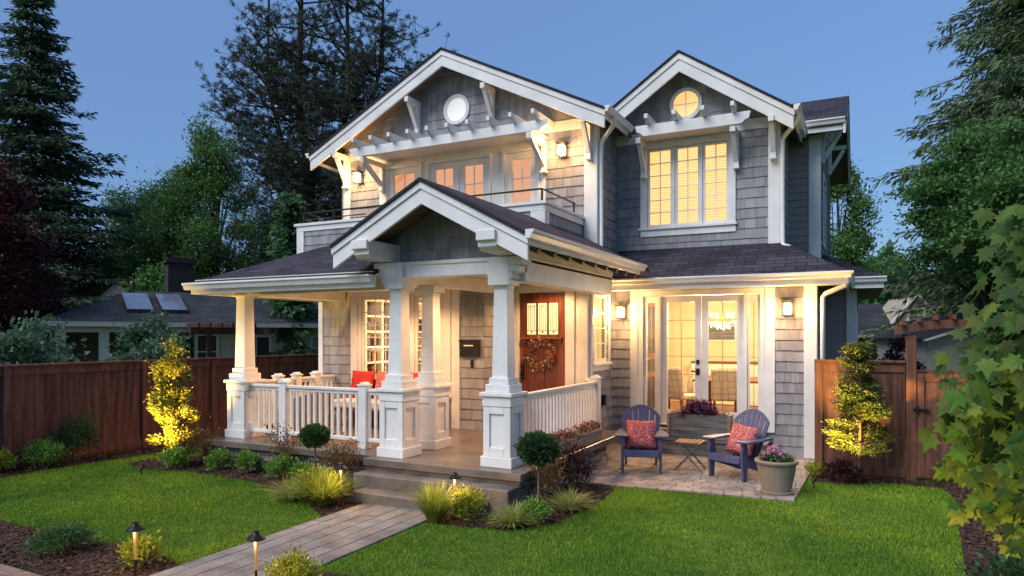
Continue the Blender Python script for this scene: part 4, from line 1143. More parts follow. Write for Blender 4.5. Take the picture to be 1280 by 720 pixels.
def pillow(name, size, th, m, loc, rot, label, cat='cushion', group=None):
    bm = bmesh.new(); n = 12
    vs = {}
    for s in (-1, 1):
        for i in range(n + 1):
            for j in range(n + 1):
                u, v = i / n * 2 - 1, j / n * 2 - 1
                edge = i in (0, n) or j in (0, n)
                if s == 1 and edge: vs[(s, i, j)] = vs[(-1, i, j)]; continue
                b = ((1 - u ** 4) * (1 - v ** 4)) ** .6
                k = 1 - .06 * (1 - abs(u)) * abs(v) ** 3 ; k2 = 1 - .06 * (1 - abs(v)) * abs(u) ** 3
                vs[(s, i, j)] = bm.verts.new((u * size / 2 * k2, s * th / 2 * b, v * size / 2 * k))
    for s in (-1, 1):
        for i in range(n):
            for j in range(n):
                q = [vs[(s, i, j)], vs[(s, i + 1, j)], vs[(s, i + 1, j + 1)], vs[(s, i, j + 1)]]
                try: bm.faces.new(q if s < 0 else q[::-1])
                except Exception: pass
    me = D.meshes.new(name); bm.to_mesh(me); bm.free(); me.materials.append(m); me.shade_smooth()
    o = D.objects.new(name, me); C.objects.link(o); o.location = loc; o.rotation_euler = rot
    return tag(o, label, cat, group)
def on_chair(c, p):
    v = Vector(p); v.rotate(c.rotation_euler); return Vector(c.location) + v
pillow('throw_pillow', .46, .15, M['cushion'], on_chair(ad, (0, -.01, .55)), (R(-20), 0, R(17)), 'red patterned pillow standing on the left fan backed chair', 'pillow', 'red patterned pillows on the patio chairs')
pillow('throw_pillow', .46, .15, M['cushion'], on_chair(ad2, (.03, -.01, .55)), (R(-20), R(6), R(-27)), 'red patterned pillow on the chair next to the flower pot', 'pillow', 'red patterned pillows on the patio chairs')
# folding table
t = empty('folding_table', (-2.42, 10.95, .022), 'small folding slat table with crossed legs between the two patio chairs', 'table', rz=0)
mb = MB(); cx, cy = -2.42, 10.95
for i in range(6): mb.box(cx - .20 + i * .07, cx - .14 + i * .07 - .004, cy - .20, cy + .20, .455, .475)
mb.box(cx - .20, cx + .215, cy - .16, cy - .12, .43, .4545); mb.box(cx - .20, cx + .215, cy + .12, cy + .16, .43, .4545); mb.build('tabletop', M['teak'], t, bevel=.004)
for s in (-1, 1):
    for k_ in (-1, 1):
        mb = MB(); yy = cy + k_ * (.155 if s > 0 else .128)
        mb.beam((cx + s * .21, yy, .03), (cx - s * .17, yy, .43), .02, .04, (0, 1, 0)); mb.build('leg', M['greywood'], t)
mb = MB(); mb.tube([(cx, cy - .16, .236), (cx, cy + .16, .236)], .01, 8); mb.build('crossbar', M['bronze'], t)

def flowers(parent, box, n, size, mats, zj=.05, dome=.0):
    x0, x1, y0, y1, z = box
    k = sum(n); 
    for nn, m_, nm in zip(n, mats, ('foliage', 'blossom', 'blossom')):
        x = rng.uniform(x0, x1, nn); y = rng.uniform(y0, y1, nn)
        cx_, cy_ = (x0 + x1) / 2, (y0 + y1) / 2
        hh = dome * np.clip(1 - ((x - cx_) / (x1 - x0) * 2) ** 2 * .9 - ((y - cy_) / (y1 - y0) * 2) ** 2 * .5, 0, 1)
        zz = z + rng.uniform(0, zj, nn) + hh * rng.uniform(.25, 1, nn) + (.03 if nm != 'foliage' else 0)
        d = np.stack([(x - cx_) * .9, (y - cy_) * .9 - .2, np.full(nn, .35)], 1)
        fastmesh(nm, leaves(np.stack([x, y, zz], 1), size, .65, dirs=d, jitter=.5), 4, M[m_], parent)
# trough planter on the deck step
t = empty('trough_planter', (-2.57, 12.4, .31), 'long grey wooden trough planter full of purple plants in front of the doors', 'planter')
mb = MB()
for i in range(3): mb.box(-3.09, -2.05, 12.26, 12.285, .315 + i * .143, .315 + i * .143 + .141)
for i in range(3): mb.box(-3.09, -2.05, 12.565, 12.59, .315 + i * .143, .315 + i * .143 + .141)
mb.box(-3.09, -3.065, 12.2855, 12.5645, .315, .742); mb.box(-2.075, -2.05, 12.2855, 12.5645, .315, .742)
mb.build('box', M['greywood'], t, bevel=.003)
mb = MB()
for x in (-3.115, -2.07):
    mb = MB(); mb.box(x, x + .045, 12.238, 12.2595, .312, .745); mb.box(x + (0 if x < -3 else .021), x + (.024 if x < -3 else .045), 12.2595, 12.6, .312, .745)
    mb.build('corner_post', M['teak'], t)
mb = MB(); mb.poly([(-3.06, 12.29, .70), (-2.08, 12.29, .70), (-2.08, 12.56, .70), (-3.06, 12.56, .70)]); mb.build('soil', M['soil'], t)
flowers(t, (-2.85, -2.30, 12.25, 12.55, .72), (420, 240), .085, ('l_purple', 'f_mauve'), .06, .20)
fl = t; flowers(t, (-3.05, -2.08, 12.25, 12.5, .72), (160, 170), .045, ('l_rust', 'f_pale'), .05, .03)
# glazed pot
t = empty('flower_pot', (-1.03, 9.86, .022), 'round grey glazed pot of pink flowers at the patio corner', 'flower pot')
mb = MB(); mb.lathe((-1.03, 9.86, .022), [(.0, 0), (.20, 0), (.21, .035), (.19, .04), (.0, .04)], 40, False); mb.build('saucer', M['pot'], t, smooth=False)
mb = MB(); mb.lathe((-1.03, 9.86, .045), [(0, .0), (.175, 0), (.18, .02), (.225, .20), (.25, .36), (.255, .375), (.275, .385), (.278, .415), (.268, .43), (.245, .43), (.235, .40), (.23, .36)], 48, False); mb.build('pot', M['pot'], t, smooth=True)
mb = MB(); mb.lathe((-1.03, 9.86, .42), [(0, 0), (.235, 0)], 32, False); mb.build('soil', M['soil'], t)
flowers(t, (-1.21, -.86, 9.69, 10.03, .43), (330, 50), .07, ('l_mid', 'f_pink'), .07, .05)
flowers(t, (-1.16, -.98, 9.72, 9.98, .47), (60, 190), .055, ('l_mid', 'f_pink'), .05, .12)
# two boxes on the porch ledge
for j, (y0, y1) in enumerate(((8.75, 9.35), (9.72, 10.52))):
    t = empty('window_box', (-3.83, (y0 + y1) / 2, ZF), 'tan planter box with pale flowers on the porch ledge, ' + ('half hidden behind the round topiary' if j == 0 else 'nearest the side wall'), 'planter', 'tan planter boxes beside the railing')
    mb = MB(); x0, x1 = -3.925, -3.715
    mb.prism([(x0 + .03, ZF + .002), (x1 - .03, ZF + .002), (x1, ZF + .17), (x0, ZF + .17)], 'y', y0, y1); mb.build('box', M['terr'], t, bevel=.004)
    mb = MB(); mb.box(x0 - .015, x1 + .015, y0 - .015, y1 + .015, ZF + .171, ZF + .20); mb.build('rim', M['terr'], t, bevel=.004)
    flowers(t, (x0, x1, y0, y1, ZF + .19), (240, 130), .05, ('l_rust', 'f_pale'), .07, .05)

# ================================================================== porch seats
t = empty('porch_bench', (-7.9, 10.2, ZF), 'wooden porch bench with white seat cushion under the living room window', 'bench')
mb = MB()
for x in (-8.78, -6.95):
    for y in (9.88, 10.52): mb.box(x - .035, x + .035, y - .035, y + .035, ZF + .002, ZF + (.62 if y < 10 else .85))
mb.box(-8.745, -6.985, 9.86, 10.54, ZF + .30, ZF + .34); mb.box(-8.745, -6.985, 10.50, 10.54, ZF + .55, ZF + .85)
mb.build('frame', M['wood'], t, bevel=.006)
for x in (-8.78, -6.95):
    mb = MB(); mb.box(x - .045, x + .045, 9.85, 10.56, ZF + .622, ZF + .65); mb.build('armrest', M['wood'], t, bevel=.005)
mb = MB(); mb.box(-8.73, -7.88, 9.86, 10.46, ZF + .342, ZF + .50); mb.box(-7.86, -7.0, 9.86, 10.46, ZF + .342, ZF + .50); mb.build('seat_cushion', M['whitefab'], t, bevel=.04, seg=3)
for i, (x, lb) in enumerate(((-8.42, 'at the fence end of the porch bench'), (-7.86, 'in the middle of the porch bench'), (-7.30, 'at the column end of the porch bench'))):
    pillow('bench_cushion', .52, .17, M['redfab'] if i != 1 else M['cushion'], (x, 10.33, ZF + .76), (R(-14), 0, R(4 - 4 * i)), ('red cushion ' if i != 1 else 'red patterned cushion ') + lb, 'cushion', 'red cushions on the porch bench')
t = empty('wicker_chair', (-8.55, 8.95, ZF), 'grey wicker tub chair behind the left porch railing', 'chair')
mb = MB(); cx, cy = -8.55, 8.95; n = 16; prof = []
for k in range(n + 1):
    a = R(-30) - R(240) * k / n + R(0); rr = .36
    prof.append((cx + rr * math.cos(a + R(150)), cy + rr * math.sin(a + R(150)), .74 - .16 * abs(math.sin((k / n - .5) * math.pi)) ** 2))
for k in range(n):
    a, b = prof[k], prof[k + 1]
    for (i0, o0) in ((1.0, .88),):
        def P(p, f, z): return (cx + (p[0] - cx) * f, cy + (p[1] - cy) * f, z)
        q = [P(a, 1, ZF + .1), P(b, 1, ZF + .1), P(b, 1.08, ZF + b[2]), P(a, 1.08, ZF + a[2])]; qi = [P(a, .88, ZF + .1), P(b, .88, ZF + .1), P(b, .94, ZF + b[2]), P(a, .94, ZF + a[2])]
        mb.poly(q); mb.poly(qi[::-1]); mb.poly([q[3], q[2], qi[2], qi[3]])
mb.build('shell', M['wicker'], t, smooth=True)
mb = MB(); mb.lathe((cx, cy, ZF), [(.30, .10), (.32, .30), (.30, .36), (.0, .36)], 20, False); mb.build('seat', M['wicker'], t)
for sx in (-.2, .2):
    for sy in (-.2, .2):
        mb = MB(); mb.tube([(cx + sx, cy + sy, ZF + .001), (cx + sx, cy + sy, ZF + .12)], .02, 8); mb.build('leg', M['wicker'], t)
# porch ceiling lights
for x, y, z, e in ((-8.3, 9.3, 2.995, 42), (-7.0, 9.6, 2.995, 36), (-4.95, 9.5, 3.095, 44), (-5.0, 11.1, 3.095, 26), (-4.9, 8.45, 3.095, 22)):
    mb = MB(); mb.lathe((x, y, z - .012), [(.07, .012), (.095, .012), (.095, 0), (.07, 0)], 20, False); f_ = mb.build('recessed_light', M['white'], H)
    mb = MB(); mb.lathe((x, y, z - .004), [(0, 0), (.069, 0)], 20, False); mb.build('light_disc', M['lampglow'], f_)
    lamp('SPOT', (x, y, z - .03), e * 1.9, (1, .54, .23), .07, H, aim=(x, y, 0), spot=150, blend=.5, name='porch_light')

# ================================================================== dining room and living room contents
t = empty('chandelier', (-2.62, 14.9, 2.98), 'lit crystal chandelier hanging behind the right french door', 'chandelier')
mb = MB(); cx, cy = -2.62, 14.9
mb.tube([(cx, cy, 2.98), (cx, cy, 2.30)], .012, 8); mb.lathe((cx, cy, 2.26), [(0, 0), (.03, .03), (.05, .12), (.02, .2), (.0, .22)], 12, False)
for k in range(6):
    a = k * math.pi / 3; c_, s_ = math.cos(a), math.sin(a)
    mb.tube([(cx, cy, 2.38), (cx + .15 * c_, cy + .15 * s_, 2.31), (cx + .30 * c_, cy + .30 * s_, 2.40), (cx + .34 * c_, cy + .34 * s_, 2.50)], .009, 6)
mb.build('arms', M['teak'], t, smooth=True)
mb = MB()
for k in range(6):
    a = k * math.pi / 3; mb.lathe((cx + .34 * math.cos(a), cy + .34 * math.sin(a), 2.50), [(.0, 0), (.02, .02), (.022, .05), (.012, .09), (0, .11)], 8, False)
mb.build('bulbs', M['bulb'], t)
mb = MB()
for k in range(40):
    a = rng.uniform(0, 6.28); r_ = rng.uniform(.05, .34); zz = 2.2 + .25 * r_ + rng.uniform(0, .12); mb.lathe((cx + r_ * math.cos(a), cy + r_ * math.sin(a), zz), [(0, 0), (.012, .02), (0, .05)], 5, False)
mb.build('crystal_drops', M['gutter'], t)
lamp('POINT', (cx, cy, 2.32), 150, (1, .67, .36), .22, t)
lamp('POINT', (-2.9, 13.7, 2.6), 50, (1, .67, .36), .15, H, name='dining_light')
t = empty('dining_table', (-2.4, 15.0, .45), 'dark wooden dining table seen through the right french door', 'table')
mb = MB(); mb.box(-3.15, -1.65, 14.45, 15.9, 1.17, 1.215); mb.build('tabletop', M['wood'], t, bevel=.006)
for x in (-3.05, -1.75):
    for y in (14.55, 15.8):
        mb = MB(); mb.box(x - .04, x + .04, y - .04, y + .04, .452, 1.169); mb.build('leg', M['wood'], t)
def dining_chair():
    t = empty('dining_chair', (0, 0, 0))
    mb = MB(); mb.box(-.25, .25, -.25, .25, .40, .50); mb.build('seat', M['ikat'], t, bevel=.03, seg=2)
    mb = MB(); mb.prism([(.18, .42), (.26, .42), (.36, 1.0), (.33, 1.06), (.28, 1.04), (.24, .95)], 'x', -.26, .26); mb.build('backrest', M['ikat'], t, bevel=.02, seg=2)
    for sx in (-.2, .2):
        for sy in (-.2, .2):
            mb = MB(); mb.tube([(sx, sy, .0), (sx, sy, .41)], [.018, .024], 8); mb.build('leg', M['wood'], t)
    return t
dc = dining_chair()
for i, (x, y, a, lb) in enumerate(((-3.25, 13.95, 150, 'patterned dining chair behind the left french door'), (-2.42, 14.05, 190, 'patterned dining chair nearest the table in the right french door'), (-1.5, 14.8, 100, 'patterned dining chair behind the right sidelight'), (-3.55, 14.9, -80, 'patterned dining chair at the far end of the table'))):
    o = dc if i == 0 else copy_tree(dc); o.location = (x, y, .452); o.rotation_euler.z = R(a); tag(o, lb, 'chair', 'dining chairs')
t = empty('wall_picture', (-3.1, 17.57, 2.2), 'framed grey picture on the dining room wall', 'picture')
mb = MB(); mb.box(-3.45, -2.75, 17.55, 17.59, 1.98, 2.46); mb.build('frame', M['gutter'], t); mb = MB(); mb.box(-3.41, -2.79, 17.54, 17.549, 2.02, 2.42); mb.build('print', M['greywood'], t)
t = empty('sideboard', (-2.9, 17.3, .45), 'white sideboard against the dining room back wall', 'cabinet')
mb = MB(); mb.box(-3.7, -2.1, 17.1, 17.58, .46, 1.45); mb.build('body', M['whitein'], t, bevel=.01); mb = MB(); mb.box(-3.75, -2.05, 17.06, 17.585, 1.452, 1.49); mb.build('top', M['wood'], t)
t = empty('tall_cabinet', (-4.2, 14.4, .45), 'tall dark cabinet seen through the left sidelight', 'cabinet')
mb = MB(); mb.box(-4.29, -4.0, 13.3, 15.5, .46, 2.85); mb.build('body', M['wood'], t)
mb = MB()
for i in range(3):
    for z0, z1 in ((.6, 1.25), (1.35, 1.62), (1.74, 2.74)): mb.box(-3.999, -3.985, 13.36 + i * .72, 14.0 + i * .72, z0, z1)
mb.build('door', M['dark'], t)
# living room
t = empty('bookcase', (-9.5, 13.2, .45), 'white built-in bookcase seen through the living room window', 'bookcase')
mb = MB(); x0, x1 = -9.655, -9.32
for y in np.arange(11.0, 15.0, .56): mb.box(x0, x1, y - .03, y + .03, .46, 2.9)
for z in (.47, .85, 1.22, 1.55, 1.88, 2.21, 2.54, 2.88): mb.box(x0, x1 + .005, 11.0, 14.95, z - .02, z + .02)
mb.build('shelves', M['whitein'], t)
mb = MB(); mb.box(x0 + .002, x0 + .015, 11.0, 14.95, .47, 2.88); mb.build('back_panel', M['wood'], t)
cols = ('redfab', 'greywood', 'blue', 'wood', 'teak', 'dark')
for ci, cm in enumerate(cols):
    mb = MB()
    for z in (.87, 1.24, 1.57, 1.90, 2.23):
        for y in np.arange(11.05, 14.9, .56):
            yy = y + ci * .075
            if rng.random() < .75: mb.box(x0 + .03, x1 - rng.uniform(.03, .1), yy, yy + .06, z + .001, z + rng.uniform(.16, .27))
    mb.build('books', M[cm], t)
t = empty('table_lamp', (-8.75, 12.0, 1.10), 'lit table lamp inside the living room window', 'lamp')
mb = MB(); mb.lathe((-8.75, 12.0, 1.0), [(.08, 0), (.09, .02), (.05, .1), (.06, .2), (.02, .3), (.015, .36)], 14); mb.build('lamp_base', M['wood'], t)
mb = MB(); mb.lathe((-8.75, 12.0, 1.32), [(.20, 0), (.14, .26)], 20, False); mb.build('lamp_shade', M['shade'], t)
lamp('POINT', (-8.75, 12.0, 1.66), 20, (1, .66, .34), .12, t)
t = empty('side_table', (-8.75, 12.0, .45), 'small round side table under the living room lamp', 'table')
mb = MB(); mb.lathe((-8.75, 12.0, .451), [(.2, 0), (.2, .03), (.03, .05), (.03, .5), (.28, .51), (.28, .545), (0, .545)], 20); mb.build('top', M['wood'], t)
lamp('POINT', (-7.9, 12.9, 2.6), 60, (1, .66, .34), .2, H, name='living_room_light')

# ================================================================== path lights and spotlights
def path_light():
    t = empty('path_light', (0, 0, 0))
    mb = MB(); mb.lathe((0, 0, .47), [(.078, 0), (.075, .010), (.034, .042), (.024, .058), (.022, .068), (0, .072)], 20); mb.build('hood', M['bronze'], t, smooth=False)
    mb = MB(); mb.tube([(0, 0, 0), (0, 0, .22)], .011, 10); mb.build('stake', M['bronze'], t)
    mb = MB(); mb.lathe((0, 0, .22), [(.011, 0), (.012, .10), (.016, .19), (.020, .245), (.020, .249)], 12); mb.build('lens', emitmat('path_lens', (1, .50, .12), .16, (.02, .014, .006)), t)
    lamp('POINT', (.0, -.055, .43), 5.0, (1, .55, .17), .03, t)
    return t
pl = path_light()
for i, (x, y, lb) in enumerate(((-5.53, 3.79, 'path light with pointed hood beside the low yellow shrub'), (-4.40, 4.06, 'path light with pointed hood beside the walkway in front of the rounded shrub'), (-4.22, 6.84, 'path light standing among grasses at the right end of the steps'), (-5.76, 6.66, 'path light standing in the sedge at the left end of the steps'))):
    o = pl if i == 0 else copy_tree(pl); o.location = (x, y, .012); tag(o, lb, 'path light', 'path lights along the walkway')
def spotlight():
    t = empty('garden_spotlight', (0, 0, 0))
    mb = MB(); mb.tube([(0, 0, 0), (0, 0, .12)], .012, 8); mb.build('stake', M['bronze'], t)
    mb = MB(); mb.tube([(0, -.03, .12), (0, .03, .20)], [.03, .036], 14); mb.build('head', M['bronze'], t)
    return t
sp = spotlight()
for i, (x, y, aim, e, lb, spot) in enumerate(((-9.75, 6.78, (-9.98, 7.5, 1.0), 360, 'small spotlight in the mulch in front of the golden columnar tree', 75), (-.60, 10.42, (.0, 11.0, 1.25), 300, 'small spotlight at the foot of the golden cypress by the gate', 80), (.42, 3.62, (.62, 4.05, 1.40), 125, 'small spotlight in the bed under the maple', 95))):
    o = sp if i == 0 else copy_tree(sp); o.location = (x, y, .012); o.rotation_euler.z = math.atan2(aim[1] - y, aim[0] - x) - R(90); o.scale = (.7, .7, .7); tag(o, lb, 'spotlight', 'garden spotlights')
    lamp('SPOT', (x, y, .24), e, (1, .60, .13), .04, None, aim=aim, spot=spot, blend=.8, name='garden_spot')
# ================================================================== fences
def board_fence(name, p, q, top, label, post_at, m='fence', bw=.14, cap=True):
    """solid board fence from p to q; posts, rails and the boarding are its parts"""
    p = Vector((*p, 0)); q = Vector((*q, 0)); d = q - p; L = d.length; d /= L; s_ = Vector((d.y, -d.x, 0)); up = Vector((0, 0, 1))
    t = empty(name, p, label, 'fence')
    mb = MB(); r = random.Random(5); u = 0
    while u < L:
        w = min(bw, L - u); c = p + d * (u + w / 2) + up * ((top - .055) / 2)
        mb.obox(c + s_ * r.uniform(-.003, .003), (d, s_, up), (w / 2 - .002, .010, (top - .06) / 2)); u += bw
    mb.build('board_panel', M[m], t)
    mb = MB()
    for zc, hw, hh, so in ((top - .10, .011, .07, .022), (.12, .011, .07, .022), (top - .012, .075, .018, 0)):
        mb = MB(); mb.obox((p + q) / 2 + up * zc + s_ * so, (d, s_, up), (L / 2, hw, hh)); mb.build('rail' if so else 'cap_board', M[m], t, bevel=.004)
    for u in post_at:
        mb = MB(); c = p + d * u; mb.obox(c + up * (top / 2 - .015) + s_ * .026, (d, s_, up), (.055, .04, top / 2 - .016)); mb.build('post', M[m], t, bevel=.004)
    return t
board_fence('board_fence', (-12.1, -2.0), (-12.1, 19.5), 1.66, 'long dark brown board fence along the left lawn', [1.05 + 2.35 * i for i in range(9)] + [12.0])
board_fence('board_fence', (-.66, 11.62), (.56, 11.62), 1.76, 'short reddish board fence between the house corner and the gate', [.06, ], 'fencer')
# gate with arbor
t = empty('garden_gate', (.63, 11.62, 0), 'reddish wooden garden gate under an arched arbor beam', 'gate')
for x in (.57, 1.72):
    mb = MB(); mb.box(x, x + .13, 11.56, 11.69, 0, 2.14); mb.build('post', M['fencer'], t, bevel=.006)
mb = MB(); r_ = random.Random(3)
for i in range(8): mb.box(.72 + i * .124, .72 + i * .124 + .120, 11.60, 11.62, .10, 1.56)
mb.build('board_panel', M['fencer'], t)
mb = MB(); mb.box(.705, .80, 11.575, 11.597, .08, 1.60); mb.box(1.615, 1.712, 11.575, 11.597, .08, 1.60); mb.box(.802, 1.613, 11.575, 11.597, 1.47, 1.60); mb.box(.802, 1.613, 11.575, 11.597, .08, .22); mb.box(.705, 1.712, 11.56, 11.65, 1.601, 1.635)
mb.build('gate_frame', M['fencer'], t, bevel=.004)
mb = MB(); mb.box(.66, .86, 11.55, 11.574, 1.04, 1.075); mb.box(.70, .73, 11.53, 11.55, 1.0, 1.12); mb.build('latch', M['bronze'], t)
arch = [(.42 + (1.46) * i / 14, 2.14 + .10 * math.sin(math.pi * i / 14)) for i in range(15)]
for y in (11.53, 11.70):
    mb = MB(); mb.prism(arch + [(x, z + .12) for x, z in arch[::-1]], 'y', y - .02, y + .02); mb.build('arbor_beam', M['fencer'], t)
mb = MB()
for i in range(7):
    x = .52 + i * .21; z = 2.262 + .10 * math.sin(math.pi * (x - .42) / 1.46); mb.box(x - .022, x + .022, 11.38, 11.86, z, z + .07)
mb.build('arbor_slat', M['fencer'], t, bevel=.003)
mb = MB(); mb.box(.705, 1.715, 11.60, 11.63, 1.66, 2.0) if False else None
board_fence('board_fence', (1.86, 11.62), (5.5, 11.62), 1.76, 'reddish board fence running on to the right of the gate behind the maple', [.06, 1.9], 'fencer')

# ================================================================== shrubs and grasses
def stems(parent, base, r, h, n, rad, m='barkl'):
    mb = MB()
    for i in range(n):
        a = rng.uniform(0, 6.28); rr = r * rng.uniform(.3, .8)
        mb.tube([base, (base[0] + rr * .3 * math.cos(a), base[1] + rr * .3 * math.sin(a), base[2] + h * .4), (base[0] + rr * math.cos(a), base[1] + rr * math.sin(a), base[2] + h * rng.uniform(.7, .95))], [rad, rad * .75, rad * .4], 5)
    return mb.build('stem', M[m], parent)
def shrub(name, x, y, r, h, m, n, size, label, cat='shrub', group=None, squash=1.0, aspect=.5, nclump=24, up=.3, spread=.22, z=.012, low=.12, nst=6):
    t = empty(name, (x, y, z), label, cat, group)
    d = sphere(nclump); d[:, 2] = np.abs(d[:, 2]) * .9 - .1; f = rng.uniform(.45, .95, (nclump, 1))
    cc = d * f * np.array([r, r, h * .55]); cc[:, 2] += h * .42; cc += np.array([x, y, z])
    k = n // nclump; idx = np.repeat(np.arange(nclump), k)
    P = cc[idx] + rng.normal(0, 1, (len(idx), 3)) * np.array([r, r, h * .6]) * spread
    P[:, 2] = np.maximum(P[:, 2], z + h * low * rng.uniform(.2, 1, len(P)))
    dirs = P - np.array([x, y, z + h * .15]); dirs = unit(dirs) + np.array([0, 0, up])
    fastmesh('foliage', leaves(P, size, aspect, dirs=dirs, jitter=.55), 4, M[m], t)
    stems(t, (x, y, z), r * .8, h * .85, nst, .012)
    return t
def blades(name, x, y, n, L, w, m, label, group=None, spread=.9, up=.9, z=.012):
    segs = 4; a = rng.uniform(0, 2 * np.pi, n); ll = L * rng.uniform(.55, 1.15, n); tilt = rng.uniform(.1, spread, n)
    r0 = rng.uniform(0, .07, n); V = []
    side = np.stack([-np.sin(a), np.cos(a), np.zeros(n)], 1)
    def pos(s_):
        out = r0 + ll * (np.sin(tilt) * s_ + .45 * tilt * s_ ** 2.2)
        zz = ll * (np.cos(tilt * .7) * s_ * up - .42 * tilt * s_ ** 2.6)
        return np.stack([x + np.cos(a) * out, y + np.sin(a) * out, z + np.maximum(zz, 0.004)], 1)
    for i in range(segs):
        s0, s1 = i / segs, (i + 1) / segs; w0, w1 = w * (1 - s0 ** 2) , w * (1 - s1 ** 2) + .0003
        p0, p1 = pos(s0), pos(s1); V.append(np.stack([p0 - side * w0, p0 + side * w0, p1 + side * w1, p1 - side * w1], 1))
    V = np.concatenate(V)
    o = fastmesh(name, V, 4, M[m]); 
    me = o.data; off = Vector((x, y, z)); me.transform(Matrix.Translation(-off)); o.location = off
    return tag(o, label, 'grass clump' if 'grass' in name or 'sedge' in name else 'plant', group)
GB = 'rounded spirea shrubs along the porch base'
shrub('spirea', -9.74, 7.36, .19, .34, 'l_spirea', 1500, .05, 'bright green rounded shrub at the foot of the golden columnar tree', group=GB)
shrub('spirea', -9.05, 7.60, .15, .32, 'l_spirea', 1500, .05, 'green feathery shrub in front of the porch corner column', group=GB)
shrub('spirea', -8.42, 7.60, .155, .33, 'l_spirea', 1500, .05, 'green feathery shrub before the stone base, right of the corner column', group=GB)
shrub('spirea', -7.66, 7.54, .18, .33, 'l_spirea', 1700, .05, 'green feathery shrub left of the dark ball topiary', group=GB)
shrub('airy_shrub', -9.55, 7.75, .34, .62, 'l_rust', 900, .04, 'airy rusty shrub with fine stems at the far left of the porch', spread=.3, nst=16)
shrub('airy_shrub', -7.75, 7.72, .30, .72, 'l_rust', 800, .04, 'airy rusty shrub in front of the left newel post', spread=.3, nst=16)
shrub('airy_shrub', -6.50, 7.45, .28, .72, 'l_rust', 1300, .038, 'dense reddish green shrub by the top of the steps', spread=.26, nst=16)
shrub('low_shrub', -7.15, 7.48, .18, .28, 'l_spirea', 1200, .045, 'low olive shrub under the dark ball topiary')
shrub('barberry', -3.50, 8.65, .24, .66, 'l_plum', 1300, .045, 'dark plum leaved shrub against the stone base near the patio', spread=.26, nst=12)
shrub('airy_shrub', -3.55, 7.95, .22, .70, 'l_rust', 900, .045, 'loose green and bronze shrub against the stone base below the planter boxes', spread=.28, nst=14)
shrub('spirea', -3.30, 7.10, .20, .26, 'l_spirea', 1000, .045, 'small green mound beside the stem of the front topiary')
blades('sedge_clump', -6.55, 6.62, 420, .40, .005, 'l_sedge', 'pale striped sedge clump left of the big lime grass by the walkway', 'sedge and grass clumps', 1.0)
blades('grass_clump', -6.00, 6.62, 900, .52, .006, 'l_grassy', 'big lime yellow grass clump at the left end of the steps', 'sedge and grass clumps', .8)
shrub('lime_shrub', -6.25, 6.78, .28, .46, 'l_lime', 1300, .045, 'lime yellow shrub behind the big grass clump at the left of the steps')
blades('grass_clump', -4.36, 6.62, 620, .52, .006, 'l_grassy', 'tall lime grass clump at the right end of the steps', 'sedge and grass clumps', .6)
shrub('lime_shrub', -3.98, 6.80, .20, .38, 'l_lime', 1100, .045, 'lime leaved shrub between the two grass clumps right of the steps')
blades('sedge_clump', -3.48, 6.84, 380, .33, .006, 'l_sedge', 'arching yellow striped sedge at the front of the right bed', 'sedge and grass clumps', 1.05)
blades('sedge_clump', -3.17, 7.75, 340, .33, .006, 'l_sedge', 'arching yellow sedge behind the small green mound in the right bed', 'sedge and grass clumps', 1.05)
def topiary(x, y, zt, r, label):
    t = empty('ball_topiary', (x, y, .012), label, 'topiary', 'ball topiaries by the steps')
    k = 7000; d = sphere(k); P = d * (r * rng.uniform(.12, 1.0, (k, 1)) ** .5) * np.array([1, 1, .72]); P *= (1 + .12 * np.sin(d[:, :1] * 9) * np.cos(d[:, 1:2] * 8 + d[:, 2:] * 7))
    P += np.array([x, y, zt])
    fastmesh('crown', leaves(P, .042, .45, dirs=d + np.array([0, 0, .1]), jitter=.45), 4, M['l_box'], t)
    mb = MB(); mb.tube([(x, y, .012), (x + .008, y, zt * .5), (x, y, zt)], [.017, .014, .012], 8); mb.build('trunk', M['barkl'], t)
topiary(-6.80, 7.32, .74, .19, 'round dark topiary on a bare stem left of the steps')
topiary(-3.24, 7.02, .87, .23, 'round dark topiary on a bare stem right of the porch column')
shrub('spirea', -11.72, 6.45, .26, .42, 'l_spirea', 1600, .05, 'bright green rounded shrub at the foot of the left fence')
shrub('lime_shrub', -11.9, 5.9, .22, .38, 'l_lime', 1200, .05, 'yellow green shrub at the left picture edge by the fence')
shrub('dark_shrub', -11.78, 7.05, .32, .80, 'l_box', 1700, .05, 'dark upright shrub against the left fence', spread=.24)
shrub('juniper', -7.0, 4.02, .24, .24, 'l_juni', 1900, .05, 'spreading green juniper in the front left bed', aspect=.3, squash=.5, spread=.24)
shrub('lime_shrub', -5.90, 4.10, .17, .27, 'l_lime', 1500, .042, 'low yellow shrub beside the front left path light')
shrub('lime_shrub', -4.22, 4.26, .22, .31, 'l_lime', 1900, .036, 'rounded yellow green shrub at the bottom edge by the walkway')
shrub('plum_shrub', -.26, 11.05, .22, .30, 'l_plum', 1300, .05, 'dark low shrub under the golden cypress by the gate')
shrub('lime_shrub', -.62, 11.18, .14, .24, 'l_lime', 500, .045, 'small yellow green plant at the house corner by the downspout')
shrub('dark_shrub', 1.2, 6.9, .40, .30, 'l_box', 1500, .06, 'low dark plant under the maple in the right bed', squash=.5)

